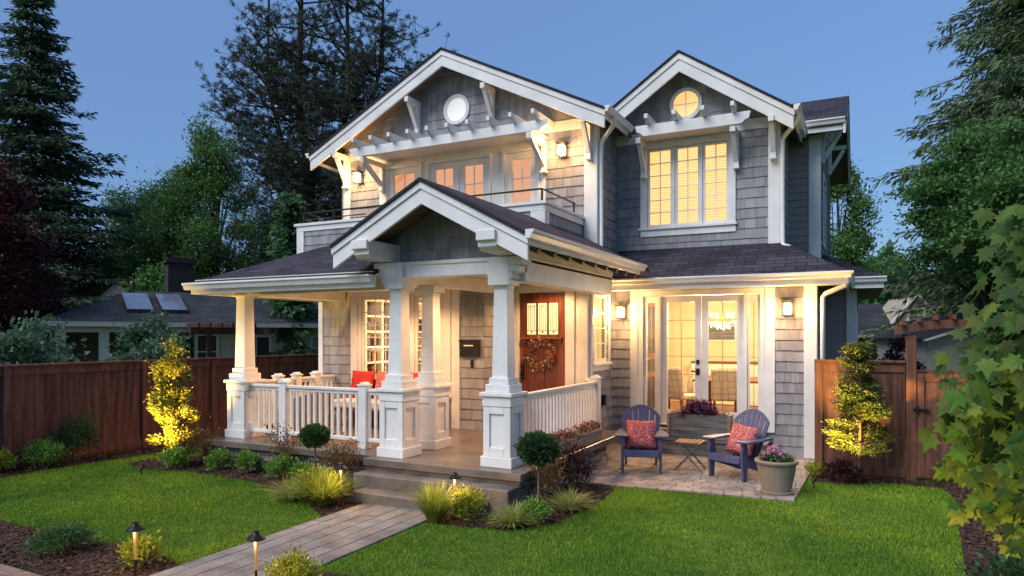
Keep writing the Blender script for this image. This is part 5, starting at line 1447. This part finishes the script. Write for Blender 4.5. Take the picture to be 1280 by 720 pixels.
# ================================================================== trees
def tree_root(name, x, y, label, cat='tree', group=None, z=0): return empty(name, (x, y, z), label, cat, group)
def trunk(t, pts, rs, m='bark', n=10, extra=()):
    mb = MB(); mb.tube(pts, rs, n)
    for p_, r_ in extra: mb.tube(p_, r_, 6)
    return mb.build('trunk', M[m], t, smooth=True)
def column_tree(x, y, h, r, m, label, n, size, z0=.12, bare=.05):
    t = tree_root('columnar_tree', x, y, label)
    k = 64; zc = rng.uniform(z0, 1, k); prof = np.where(zc < .3, .70 + zc, 1.0) * np.clip(1.10 - zc, 0.02, 1) ** .38 
    a = rng.uniform(0, 2 * np.pi, k); rr = r * prof * rng.uniform(.15, 1.12, k)
    cc = np.stack([x + np.cos(a) * rr, y + np.sin(a) * rr, zc * h], 1)
    idx = np.repeat(np.arange(k), n // k); P = cc[idx] + rng.normal(0, 1, (len(idx), 3)) * np.array([.048, .048, .050]) * rng.uniform(.7, 1.3, k)[idx][:, None]
    out = np.stack([P[:, 0] - x, P[:, 1] - y, np.full(len(P), .10)], 1)
    fastmesh('crown', leaves(P, size, .38, dirs=unit(out), jitter=.5), 4, M[m], t)
    ex = [([(x, y, c[2] - .08), tuple(c)], [.008, .004]) for c in cc[::2]]
    trunk(t, [(x, y, 0), (x + .01, y, h * .5), (x, y, h * .93)], [.032, .022, .006], 'barkl', 8, ex)
    return t
column_tree(-9.98, 7.50, 1.98, .31, 'l_gold', 'narrow golden columnar tree lit from below by the left fence', 9500, .060)
def hinoki(x, y, h, r, label):
    t = tree_root('golden_cypress', x, y, label)
    P, Dv = [], []; ex = []
    for i in range(95):
        z = .48 + (h - .52) * rng.uniform(0, 1) ** .9; a = rng.uniform(0, 6.28); f = (1 - (z - .45) / (h - .4)) ** .75; L = r * f * rng.uniform(.55, 1.1) + .04
        e = np.array([x + math.cos(a) * L, y + math.sin(a) * L, z + .04]); ex.append(([(x, y, z - .05), tuple(e)], [.008, .003]))
        for s_ in np.linspace(.35, 1, 5):
            c = np.array([x, y, z - .05]) * (1 - s_) + e * s_; k = 22
            P.append(c + rng.normal(0, 1, (k, 3)) * np.array([.06, .06, .022]) * (1.2 - s_ * .4)); Dv.append(np.tile([math.cos(a), math.sin(a), -.05], (k, 1)))
    fastmesh('crown', leaves(np.concatenate(P), .058, .4, dirs=np.concatenate(Dv), jitter=.6, up=1), 4, M['l_hinoki'], t)
    trunk(t, [(x, y, 0), (x + .015, y, h * .45), (x, y, h * .97)], [.026, .02, .005], 'barkl', 8, ex)
hinoki(-.04, 11.02, 2.05, .37, 'small golden cypress with layered sprays in front of the reddish fence')

def broadleaf(name, x, y, h, r, m, label, n, size, zlow=.25, nc=60, group=None, trunk_r=.16, shape=1.0, spread=.16, cat='tree', limbs=True, z=0):
    """trunk, limbs to every clump, leaves round clump centres spread through the crown's volume"""
    t = tree_root(name, x, y, label, cat, group, z)
    d = sphere(nc); f = rng.uniform(.35, 1.0, (nc, 1)) ** .6; hc = h * (1 - zlow) / 2
    cc = d * f * np.array([r, r, hc]); cc *= (1 + rng.normal(0, .12, (nc, 1)))
    tz = cc[:, 2] / hc; cc[:, :2] *= (1 - .45 * shape * np.clip(tz, 0, 1)[:, None]); cc += np.array([x, y, z + h * zlow + hc])
    k = n // nc; idx = np.repeat(np.arange(nc), k); sz = rng.uniform(.6, 1.3, nc)[idx][:, None]
    P = cc[idx] + rng.normal(0, 1, (len(idx), 3)) * np.array([r, r, hc * .6]) * spread * sz
    fastmesh('crown', leaves(P, size, .6, jitter=.5, dirs=unit(P - np.array([x, y, z + h * .4])) * .6 + np.array([0, 0, -.25])), 4, M[m], t)
    ex = []
    if limbs:
        for c in cc[::2]:
            zb = z + h * (.12 + .5 * rng.random()) * min(1, (c[2] - z) / h + .1); mid = np.array([x, y, zb]) * .5 + c * .5 + np.array([0, 0, .1 * h * .3]); ex.append(([(x, y, zb), tuple(mid), tuple(c)], [trunk_r * .4, trunk_r * .22, trunk_r * .06]))
    trunk(t, [(x, y, z), (x + .02 * h, y, z + h * .4), (x, y, z + h * .85)], [trunk_r, trunk_r * .75, trunk_r * .2], 'bark', 9, ex)
    return t
def conifer(name, x, y, h, r, m, label, n_lev, per, size, z0=.06, droop=.25, hang=.5, power=.9, aspect=.16, dens=1.0, group=None, top=1.0):
    t = tree_root(name, x, y, label, 'tree', group)
    P, Dv, S_ = [], [], []; ex = []
    for i in range(n_lev):
        f = (i + rng.random() * .8) / n_lev; z = h * (z0 + (1 - z0) * f); L0 = (r * (1 - f) ** power + .25) * (1.0 + .22 * math.sin(i * 2.1 + x) * math.cos(i * .9 + y))
        for j in range(per):
            a = rng.uniform(0, 6.28); L = L0 * rng.uniform(.45, 1.18); ca, sa = math.cos(a), math.sin(a)
            ns = max(4, int(L / (size * .42) * dens)); s_ = np.linspace(.12, 1, ns)
            cen = np.stack([x + ca * L * s_, y + sa * L * s_, z - droop * L * s_ ** 1.4 + .12 * L * s_ ** 4], 1)
            ex.append(([tuple(cen[0]), tuple(cen[ns // 2]), tuple(cen[-1])], [.03 + .012 * L, .02 + .005 * L, .006]))
            for q in range(6):
                w = L * .30 * (1.05 - s_) + .07
                off = rng.uniform(-1, 1, ns)[:, None] * w[:, None] * np.array([-sa, ca, 0]) + rng.normal(0, .05, (ns, 3)); off[:, 2] -= np.abs(rng.normal(0, .10, ns)) * hang
                P.append(cen + off); dd = np.tile([ca * .8, sa * .8, 0], (ns, 1)) + np.sign((off[:, :1] * -sa + off[:, 1:2] * ca)) * np.array([[-sa, ca, 0]]) * .6; dd[:, 2] = -hang * rng.uniform(.2, 1.2, ns); Dv.append(dd); S_.append(np.full(ns, size))
    P = np.concatenate(P); Dv = np.concatenate(Dv); S_ = np.concatenate(S_)
    fastmesh('crown', leaves(P, S_, aspect, dirs=unit(Dv), jitter=.28), 4, M[m], t)
    mb = MB(); mb.tube([(x, y, 0), (x, y, h * .5), (x, y, h)], [h * .018, h * .011, .01], 9)
    for p_, r_ in ex: mb.tube(p_, r_, 4, cap=False)
    mb.build('trunk', M['bark'], t)
    return t
def pine(x, y, h, label):
    t = tree_root('tall_pine', x, y, label); mb = MB(); P = []
    leaders = [[(x, y, 0), (x + .1, y, 4.0), (x - .55, y + .2, 7.0), (x - .7, y + .2, 9.5), (x - 1.3, y + .2, 12.5), (x - 1.0, y, 16), (x - .8, y, h)], [(x + .1, y, 4.4), (x + .85, y + .1, 7), (x + 1.05, y + .2, 9.2), (x + 1.7, y, 12.5), (x + 1.5, y, h - 1.5)], [(x + .05, y, 5.2), (x + 1.9, y - .2, 7.6), (x + 2.5, y, 10.5), (x + 3.5, y, 13.5), (x + 3.6, y, h - 2)], [(x - .1, y, 5.0), (x - 1.6, y + .2, 8.0), (x - 2.0, y, 10.5), (x - 3.0, y, 13.5), (x - 2.8, y, h - 2.0)]]
    rads = [[.50, .40, .30, .22, .17, .12, .04], [.28, .2, .15, .10, .03], [.2, .14, .10, .07, .02], [.19, .13, .10, .07, .02]]
    for pts, rr in zip(leaders, rads): mb.tube(pts, rr, 9)
    for li, pts in enumerate(leaders):
        pv = [Vector(p) for p in pts]
        for b in range((125, 85, 75, 75)[li]):
            s_ = rng.uniform(.22 if li == 0 else .25, 1.0); seg = s_ * (len(pv) - 1); i0 = min(int(seg), len(pv) - 2); c = pv[i0].lerp(pv[i0 + 1], seg - i0)
            if c.z < 5.2: continue
            a = rng.uniform(0, 6.28); frac = (c.z - 5) / (h - 5); L = (4.3 - 1.3 * frac) * rng.uniform(.45, 1.1) * (1 if li == 0 else .72)
            e = c + Vector((math.cos(a) * L, math.sin(a) * L, L * rng.uniform(-.10, .55))); mid = c.lerp(e, .5) + Vector((0, 0, -.12 * L + rng.uniform(-.2, .2)))
            mb.tube([c, mid, e], [.05, .03, .012], 5, cap=False)
            for q in range(int(10 + L * 5.5)):
                u = rng.uniform(.32, 1.02); p = c.lerp(mid, u * 2) if u < .5 else mid.lerp(e, u * 2 - 1); o = Vector(rng.normal(0, .36, 3)); o.z = abs(o.z) * .9
                tip = p + o; mb.tube([p, tip], [.014, .008], 3, cap=False); P.append(tuple(tip))
    P = np.array(P); k = 30; idx = np.repeat(np.arange(len(P)), k); d = sphere(len(idx)); d[:, 2] = d[:, 2] * .8 + .3
    fastmesh('crown', leaves(P[idx] + rng.normal(0, .03, (len(idx), 3)),   .15, .17, dirs=d, jitter=.1), 4, M['l_pine'], t)
    mb.build('trunk', M['bark'], t)
    return t
def at(u, D_):
    th = math.atan2(438, 862); l = (u - 640) / 862 * D_
    return (-math.sin(th) * D_ + math.cos(th) * l, math.cos(th) * D_ + math.sin(th) * l)
pine(-21.2, 23.0, 25.0, 'tall open crowned pine with several trunks behind the left roof')
conifer('tall_spruce', -33.5, 18.0, 18.6, 6.0, 'l_spruce', 'tall dark spruce at the left picture edge', 52, 10, .34, z0=.04, droop=.20, hang=.35, aspect=.24, power=1.1)
conifer('tall_spruce', -37.5, 24.0, 15.0, 4.6, 'l_spruce', 'lower dark spruce right behind the tall left spruce', 34, 9, .62, z0=.03, droop=.22, hang=.35) if False else None
broadleaf('red_maple', -24.4, 11.6, 7.4, 2.6, 'l_red', 'dark red leaved maple at the left edge beyond the fence', 42000, .12, .12, 100, spread=.13)
broadleaf('leafy_tree', -29.5, 24.5, 12.3, 3.3, 'l_green', 'tall mid green leafy tree beyond the neighbouring roof, left of the pine', 60000, .145, .12, 120, trunk_r=.2, spread=.11)
broadleaf('leafy_tree', -34.5, 24.5, 10.2, 3.4, 'l_dark', 'darker leafy tree between the spruce and the green tree', 50000, .15, .05, 110, trunk_r=.2, spread=.12)
broadleaf('leafy_tree', -26.5, 28.0, 6.6, 3.2, 'l_dark', 'dark leafy tree behind the neighbouring chimney', 46000, .16, .02, 100, trunk_r=.2, spread=.12)
conifer('ivy_pole', -19.0, 19.2, 7.4, .55, 'l_dark', 'narrow dark ivy covered trunk left of the balcony', 42, 6, .22, z0=.2, droop=.4, hang=.6, aspect=.5, power=.4)
broadleaf('leafy_tree', -1.1, 36.0, 11.2, 1.6, 'l_green', 'slim leafy tree showing beside the right eaves', 22000, .16, .3, 50, trunk_r=.15, spread=.15)
conifer('tall_cedar', 5.9, 27.4, 23.0, 5.3, 'l_cedar', 'tall drooping cedar at the right picture edge', 66, 15, .34, z0=.10, droop=.32, hang=.8, power=.75, aspect=.2)
conifer('cedar', 4.8, 31.0, 11.2, 3.5, 'l_cedar', 'shorter cedar just left of the tall right cedar', 36, 9, .34, z0=.10, droop=.36, hang=.8, power=.8, aspect=.2)
broadleaf('leafy_tree', 3.5, 22.6, 7.6, 2.45, 'l_mid', 'bright green leafy tree below the tall cedar', 52000, .12, .42, 110, trunk_r=.15, shape=.6, spread=.12)
broadleaf('leafy_tree', 6.2, 20.0, 7.0, 2.6, 'l_dark', 'dark leafy tree behind the maple at the right edge', 36000, .12, .34, 90, trunk_r=.15, shape=.6, spread=.12)
broadleaf('rhododendron', -16.3, 8.3, 2.55, 1.25, 'l_rhodo', 'grey green rhododendron beyond the left end of the fence', 9000, .12, .05, 40, cat='shrub', trunk_r=.05)
broadleaf('rhododendron', -16.0, 11.4, 2.45, 1.1, 'l_rhodo', 'grey green rhododendron beyond the fence behind the golden columnar tree', 8000, .12, .05, 40, cat='shrub', trunk_r=.05)
broadleaf('small_tree', -26.6, 19.6, 5.1, 1.5, 'l_mid', 'light green young tree behind the neighbouring roof', 6000, .17, .3, 30, trunk_r=.06)
broadleaf('neighbour_shrub', .75, 17.0, 2.0, .45, 'l_plum', 'dark bronze shrub behind the reddish fence', 5000, .10, .05, 26, cat='shrub', trunk_r=.05)
broadleaf('neighbour_shrub', .1, 17.0, 1.75, .4, 'l_dark', 'dark green shrub behind the short fence beside the house', 3500, .10, .05, 22, cat='shrub', trunk_r=.05)
# far tree belt beyond the plots
def belt():
    k = 60000; a = rng.uniform(R(-75), R(35), k); d = rng.uniform(62, 80, k); hgt = 6.5 + 2.5 * np.sin(a * 23) + 1.8 * np.sin(a * 51 + 1)
    P = np.stack([np.sin(a) * d, np.cos(a) * d, hgt * np.sqrt(rng.uniform(0, 1, k))], 1)
    return kind(fastmesh('distant_trees', leaves(P, .75, .7), 4, M['l_dark']), 'stuff')
belt()

# foreground maple: lobed leaves on drooping shoots
LOBE = [(0, -.02), (.10, -.10), (.30, -.14), (.26, .02), (.46, .12), (.62, .20), (.40, .30), (.44, .46), (.52, .62), (.26, .56), (.18, .66), (.10, .86), (0, 1.08)]
LOBE = LOBE + [(-a, b) for a, b in LOBE[-2:0:-1]]
def maple():
    t = tree_root('maple_tree', 0.83, 3.98, 'maple with large lobed leaves leaning in from the right edge', 'tree')
    mb = MB(); mb.tube([(.83, 3.98, 0), (.81, 4.0, 1.0), (.76, 4.08, 2.2), (.78, 4.12, 2.9)], [.05, .04, .025, .008], 10)
    V, F = [], []; lv = MB(); pet = MB()
    tgt = []
    for i in range(1250):
        z = rng.uniform(1.22, 2.68); 
        lim = .33 + .10 * math.sin(z * 5) + (.10 if 1.75 < z < 2.25 else 0) - (.12 if z > 2.4 else 0)
        e = np.array([.87, 4.05, z]) + np.array([-1, .12, 0]) * rng.uniform(-.3, 1.0) * lim + rng.normal(0, .16, 3) * np.array([.4, 1.6, .5])
        tgt.append(e)
    for i in range(12):
        z = 1.25 + i * .085; e = Vector((.82 - rng.uniform(.05, .26), 4.07 + rng.uniform(-.3, .3), z)); s_ = Vector((.80, 4.03, z + .2)); mb.tube([s_, s_.lerp(e, .5) + Vector((0, 0, .1)), e], [.007, .005, .002], 6)
    for e in tgt:
        z_ = e[2]; size = rng.uniform(.05, .112) * (1.0 if z_ > 1.4 else .8); c = Vector(e)
        tocam = Vector((0 - c.x, 0 - c.y, .9 if e[2] > 1.75 else .2)); n = (Vector((rng.normal(0, .55), rng.normal(-.35, .5), 0)) + tocam.normalized() * .6 + Vector((-.1, 0, .5 if z_ > 1.75 else -.05))).normalized()
        tip = Vector((rng.normal(-.35, .5), rng.normal(-.2, .5), -.9)); tip = (tip - n * tip.dot(n)).normalized(); sd_ = n.cross(tip); b = len(lv.v)
        fold = rng.uniform(.05, .22); curl = rng.uniform(-.05, .28)
        lv.v.append(tuple(c + tip * size * .25))
        for (a, q) in LOBE: lv.v.append(tuple(c + sd_ * a * size + tip * q * size + n * (-fold * abs(a) - curl * max(q - .1, 0) ** 2) * size))
        m_ = len(LOBE)
        for j in range(m_): lv.f.append((b, b + 1 + j, b + 1 + (j + 1) % m_)); lv.uv.append(None)
        lv.tube([c, c - tip * size * .5 + Vector((.04, .01, .03))], [.0022, .0022], 4, cap=False)
    lv.build('crown', M['l_maple'], t); mb.build('trunk', M['barkl'], t, smooth=True)
maple()

# ================================================================== neighbouring houses
th = math.atan2(438, 862)
def local(root, pts): return pts
def nbox(root, name, m, *boxes, bevel=0):
    mb = MB()
    for b in boxes: mb.box(*b)
    me = mb.build(name, M[m], None, bevel=bevel); me.parent = root; return me
def npoly(root, name, m, polys):
    mb = MB()
    for p in polys:
        P = [Vector(q) for q in p]; u = (P[1] - P[0]).normalized(); nrm = u.cross(P[-1] - P[0]).normalized(); v = nrm.cross(u)
        mb.poly(P, [((q - P[0]).dot(u), (q - P[0]).dot(v)) for q in P])
    o = mb.build(name, M[m], None); o.parent = root; return o
x, y = at(117, 21.5)
n = empty('neighbour_house', (x, y, 0), 'low single storey neighbouring house with dark roof, two skylights and a chimney', 'house', rz=th + R(35))
nbox(n, 'wall', 'neigh', (3.0, 15, .55, .65, 0, 2.5), (14.9, 15, .65, 6, 0, 2.5), (-1.0, -.9, .6, 6, 0, 2.5), (-1.0, 3.0, 3.0, 3.1, 0, 2.5))
nbox(n, 'fascia_board', 'neighw', (-1.4, 15.4, -.04, -.002, 2.40, 2.56)); nbox(n, 'soffit', 'neigh', (-1.3, 15.3, .0, .6, 2.40, 2.43))
for i, xx in enumerate((.16, 1.1, -1.0)): nbox(n, 'post', 'neighw', (xx, xx + .28, .2, .48, 0, 2.4))
nbox(n, 'beam', 'neighw', (-1.0, 3.0, .18, .5, 2.22, 2.40))
e1, zz, rz_ = 2.58, 3.42, 2.58
npoly(n, 'roof', 'neighroof', [[(-1.4, -.05, 2.57), (15.4, -.05, 2.57), (12.5, 3.2, 3.72), (1.5, 3.2, 3.72)], [(-1.4, 6.4, 2.57), (-1.4, -.05, 2.57), (1.5, 3.2, 3.72), (1.5, 3.2, 3.72)][:3], [(15.4, -.05, 2.57), (15.4, 6.4, 2.57), (12.5, 3.2, 3.72)], [(15.4, 6.4, 2.57), (-1.4, 6.4, 2.57), (1.5, 3.2, 3.72), (12.5, 3.2, 3.72)]])
def slope_pt(xx, yy, up=0): return (xx, yy, 2.57 + (yy + .05) * .354 + up)
for xx in (1.0, 2.05):
    k = nbox(n, 'skylight', 'dark', (0, .001, 0, .001, 0, .001)); D.objects.remove(k)
    mb = MB(); a, b = xx, xx + .78; y0, y1 = .75, 2.5
    P0 = [slope_pt(a, y0, .14), slope_pt(b, y0, .14), slope_pt(b, y1, .14), slope_pt(a, y1, .14)]; P1 = [slope_pt(a, y0, -.02), slope_pt(b, y0, -.02), slope_pt(b, y1, -.02), slope_pt(a, y1, -.02)]
    for q in ((0, 1), (1, 2), (2, 3), (3, 0)): mb.poly([P0[q[0]], P0[q[1]], P1[q[1]], P1[q[0]]])
    f_ = mb.build('skylight', M['dark'], None); f_.parent = n
    mb = MB(); mb.poly(P0); g_ = mb.build('pane', M['skyl'], None); g_.parent = f_
nbox(n, 'chimney', 'brick', (2.7, 3.6, 4.0, 4.8, 2.8, 5.1), (2.62, 3.68, 3.92, 4.88, 4.9, 5.02))
nbox(n, 'vent_pipe', 'brick', (1.42, 1.5, 3.3, 3.38, 3.6, 4.0))
for (a, b, z0, z1) in ((3.1, 3.7, 1.0, 2.1), (4.6, 5.5, .4, 2.05), (7.1, 8.4, 1.25, 2.05), (10, 11.2, 1.1, 2.05)):
    f_ = nbox(n, 'window', 'neighw', (a - .08, b + .08, .50, .548, z0 - .08, z0), (a - .08, b + .08, .50, .548, z1, z1 + .08), (a - .08, a, .50, .548, z0, z1), (b, b + .08, .50, .548, z0, z1), ((a + b) / 2 - .02, (a + b) / 2 + .02, .52, .547, z0, z1), (a, b, .521, .546, (z0 + z1) / 2 - .02, (z0 + z1) / 2 + .02))
    mb = MB(); mb.box(a, b, .53, .545, z0, z1); g_ = mb.build('pane', M['skyl' if a > 7 else 'dark'], None); g_.parent = f_
x, y = at(262, 19.6)
t = empty('pergola', (x, y, 0), 'dark red pergola in front of the neighbouring wall', 'pergola', rz=th + R(35))
nbox(t, 'post', 'perg', (-.07, .07, 0, .14, 0, 2.15)); nbox(t, 'beam', 'perg', (-.5, 1.5, -.02, .16, 2.151, 2.35))
nbox(t, 'rafter', 'perg', *[(-.4 + i * .3, -.34 + i * .3, -.5, 1.2, 2.351, 2.47) for i in range(6)])
# gable of a further house
x, y = at(146, 31)
n = empty('far_house', (x, y, 0), 'distant house with a small pale gable and brown roof behind the neighbouring roof', 'house', rz=th)
mb = MB(); mb.prism([(-.8, 3.0), (.8, 3.0), (.8, 3.85), (0, 4.55), (-.8, 3.85)], 'y', 0, .3); o = mb.build('wall', M['neighw'], None); o.parent = n
nbox(n, 'wall', 'neighw', (-4, .8, .4, 4, 0, 3.8)); npoly(n, 'roof', 'wood', [[(-3.4, .2, 3.7), (-.2, .2, 3.7), (-.2, 2.5, 4.6), (-3.4, 2.5, 4.6)], [(-.95, -.15, 3.72), (0, -.15, 4.62), (0, 3, 4.62), (-.95, 3, 3.72)], [(.95, -.15, 3.72), (0, -.15, 4.62), (0, 3, 4.62), (.95, 3, 3.72)]])
nbox(n, 'window', 'dark', (-.22, .22, -.03, -.002, 3.55, 3.95))
# right hand neighbour
x, y = at(1115, 25.5)
n = empty('neighbour_house', (x, y, 0), 'low neighbouring house with a white dormer seen over the reddish fence', 'house', rz=th - R(6))
nbox(n, 'wall', 'neighw', (-4, 6, .5, .6, 0, 2.1)); npoly(n, 'roof', 'neighroof', [[(-5, 0, 2.12), (7, 0, 2.12), (5.5, 4.2, 3.45), (-3.5, 4.2, 3.45)], [(-5, 8, 2.12), (-5, 0, 2.12), (-3.5, 4.2, 3.45)], [(7, 0, 2.12), (7, 8, 2.12), (5.5, 4.2, 3.45)]])
nbox(n, 'gutter', 'neighw', (-5, 7, -.12, -.002, 2.03, 2.14))
mb = MB(); mb.prism([(.6, 2.55), (2.2, 2.55), (2.2, 2.6), (1.4, 3.6), (.6, 2.6)], 'y', 1.2, 3.6); d_ = mb.build('dormer', M['neigh'], None); d_.parent = n
for s_ in (-1, 1):
    mb = MB(); mb.beam((1.4 + s_ * .95, 1.14, 2.55), (1.4, 1.14, 3.72), .08, .12, (0, 1, 0)); o = mb.build('rake_board', M['gutter'], None); o.parent = d_
f_ = nbox(n, 'window', 'gutter', (1.05, 1.12, 1.15, 1.198, 2.66, 3.1), (1.68, 1.75, 1.15, 1.198, 2.66, 3.1), (1.05, 1.75, 1.14, 1.197, 3.1, 3.17), (1.05, 1.75, 1.14, 1.197, 2.6, 2.66), (1.12, 1.68, 1.155, 1.196, 2.86, 2.9)); nbox(f_, 'pane', 'skyl', (1.12, 1.68, 1.17, 1.19, 2.66, 3.1))
nbox(n, 'vent_pipe', 'gutter', (-1.6, -1.5, 1.6, 1.7, 2.5, 2.85))
x, y = at(1192, 19.5)
n = empty('garden_shed', (x, y, 0), 'pale shed with a light roof edge seen through the gate arbor', 'shed', rz=th + R(3))
nbox(n, 'wall', 'neighw', (-.75, 3, 0, 2.5, 0, 2.05)); npoly(n, 'roof', 'neighroof', [[(-.95, -.2, 2.03), (1.4, -.2, 2.75), (1.4, 2.7, 2.75), (-.95, 2.7, 2.03)], [(3.4, -.2, 2.03), (1.4, -.2, 2.75), (1.4, 2.7, 2.75), (3.4, 2.7, 2.03)]])
mb = MB(); mb.prism([(-.75, 2.05), (3, 2.05), (1.4, 2.6)], 'y', 0, .1); o = mb.build('gable', M['neighw'], None); o.parent = n
mb = MB(); mb.beam((-1.0, -.22, 1.98), (1.4, -.22, 2.70), .05, .12, (0, 1, 0)); o = mb.build('rake_board', M['gutter'], None); o.parent = n
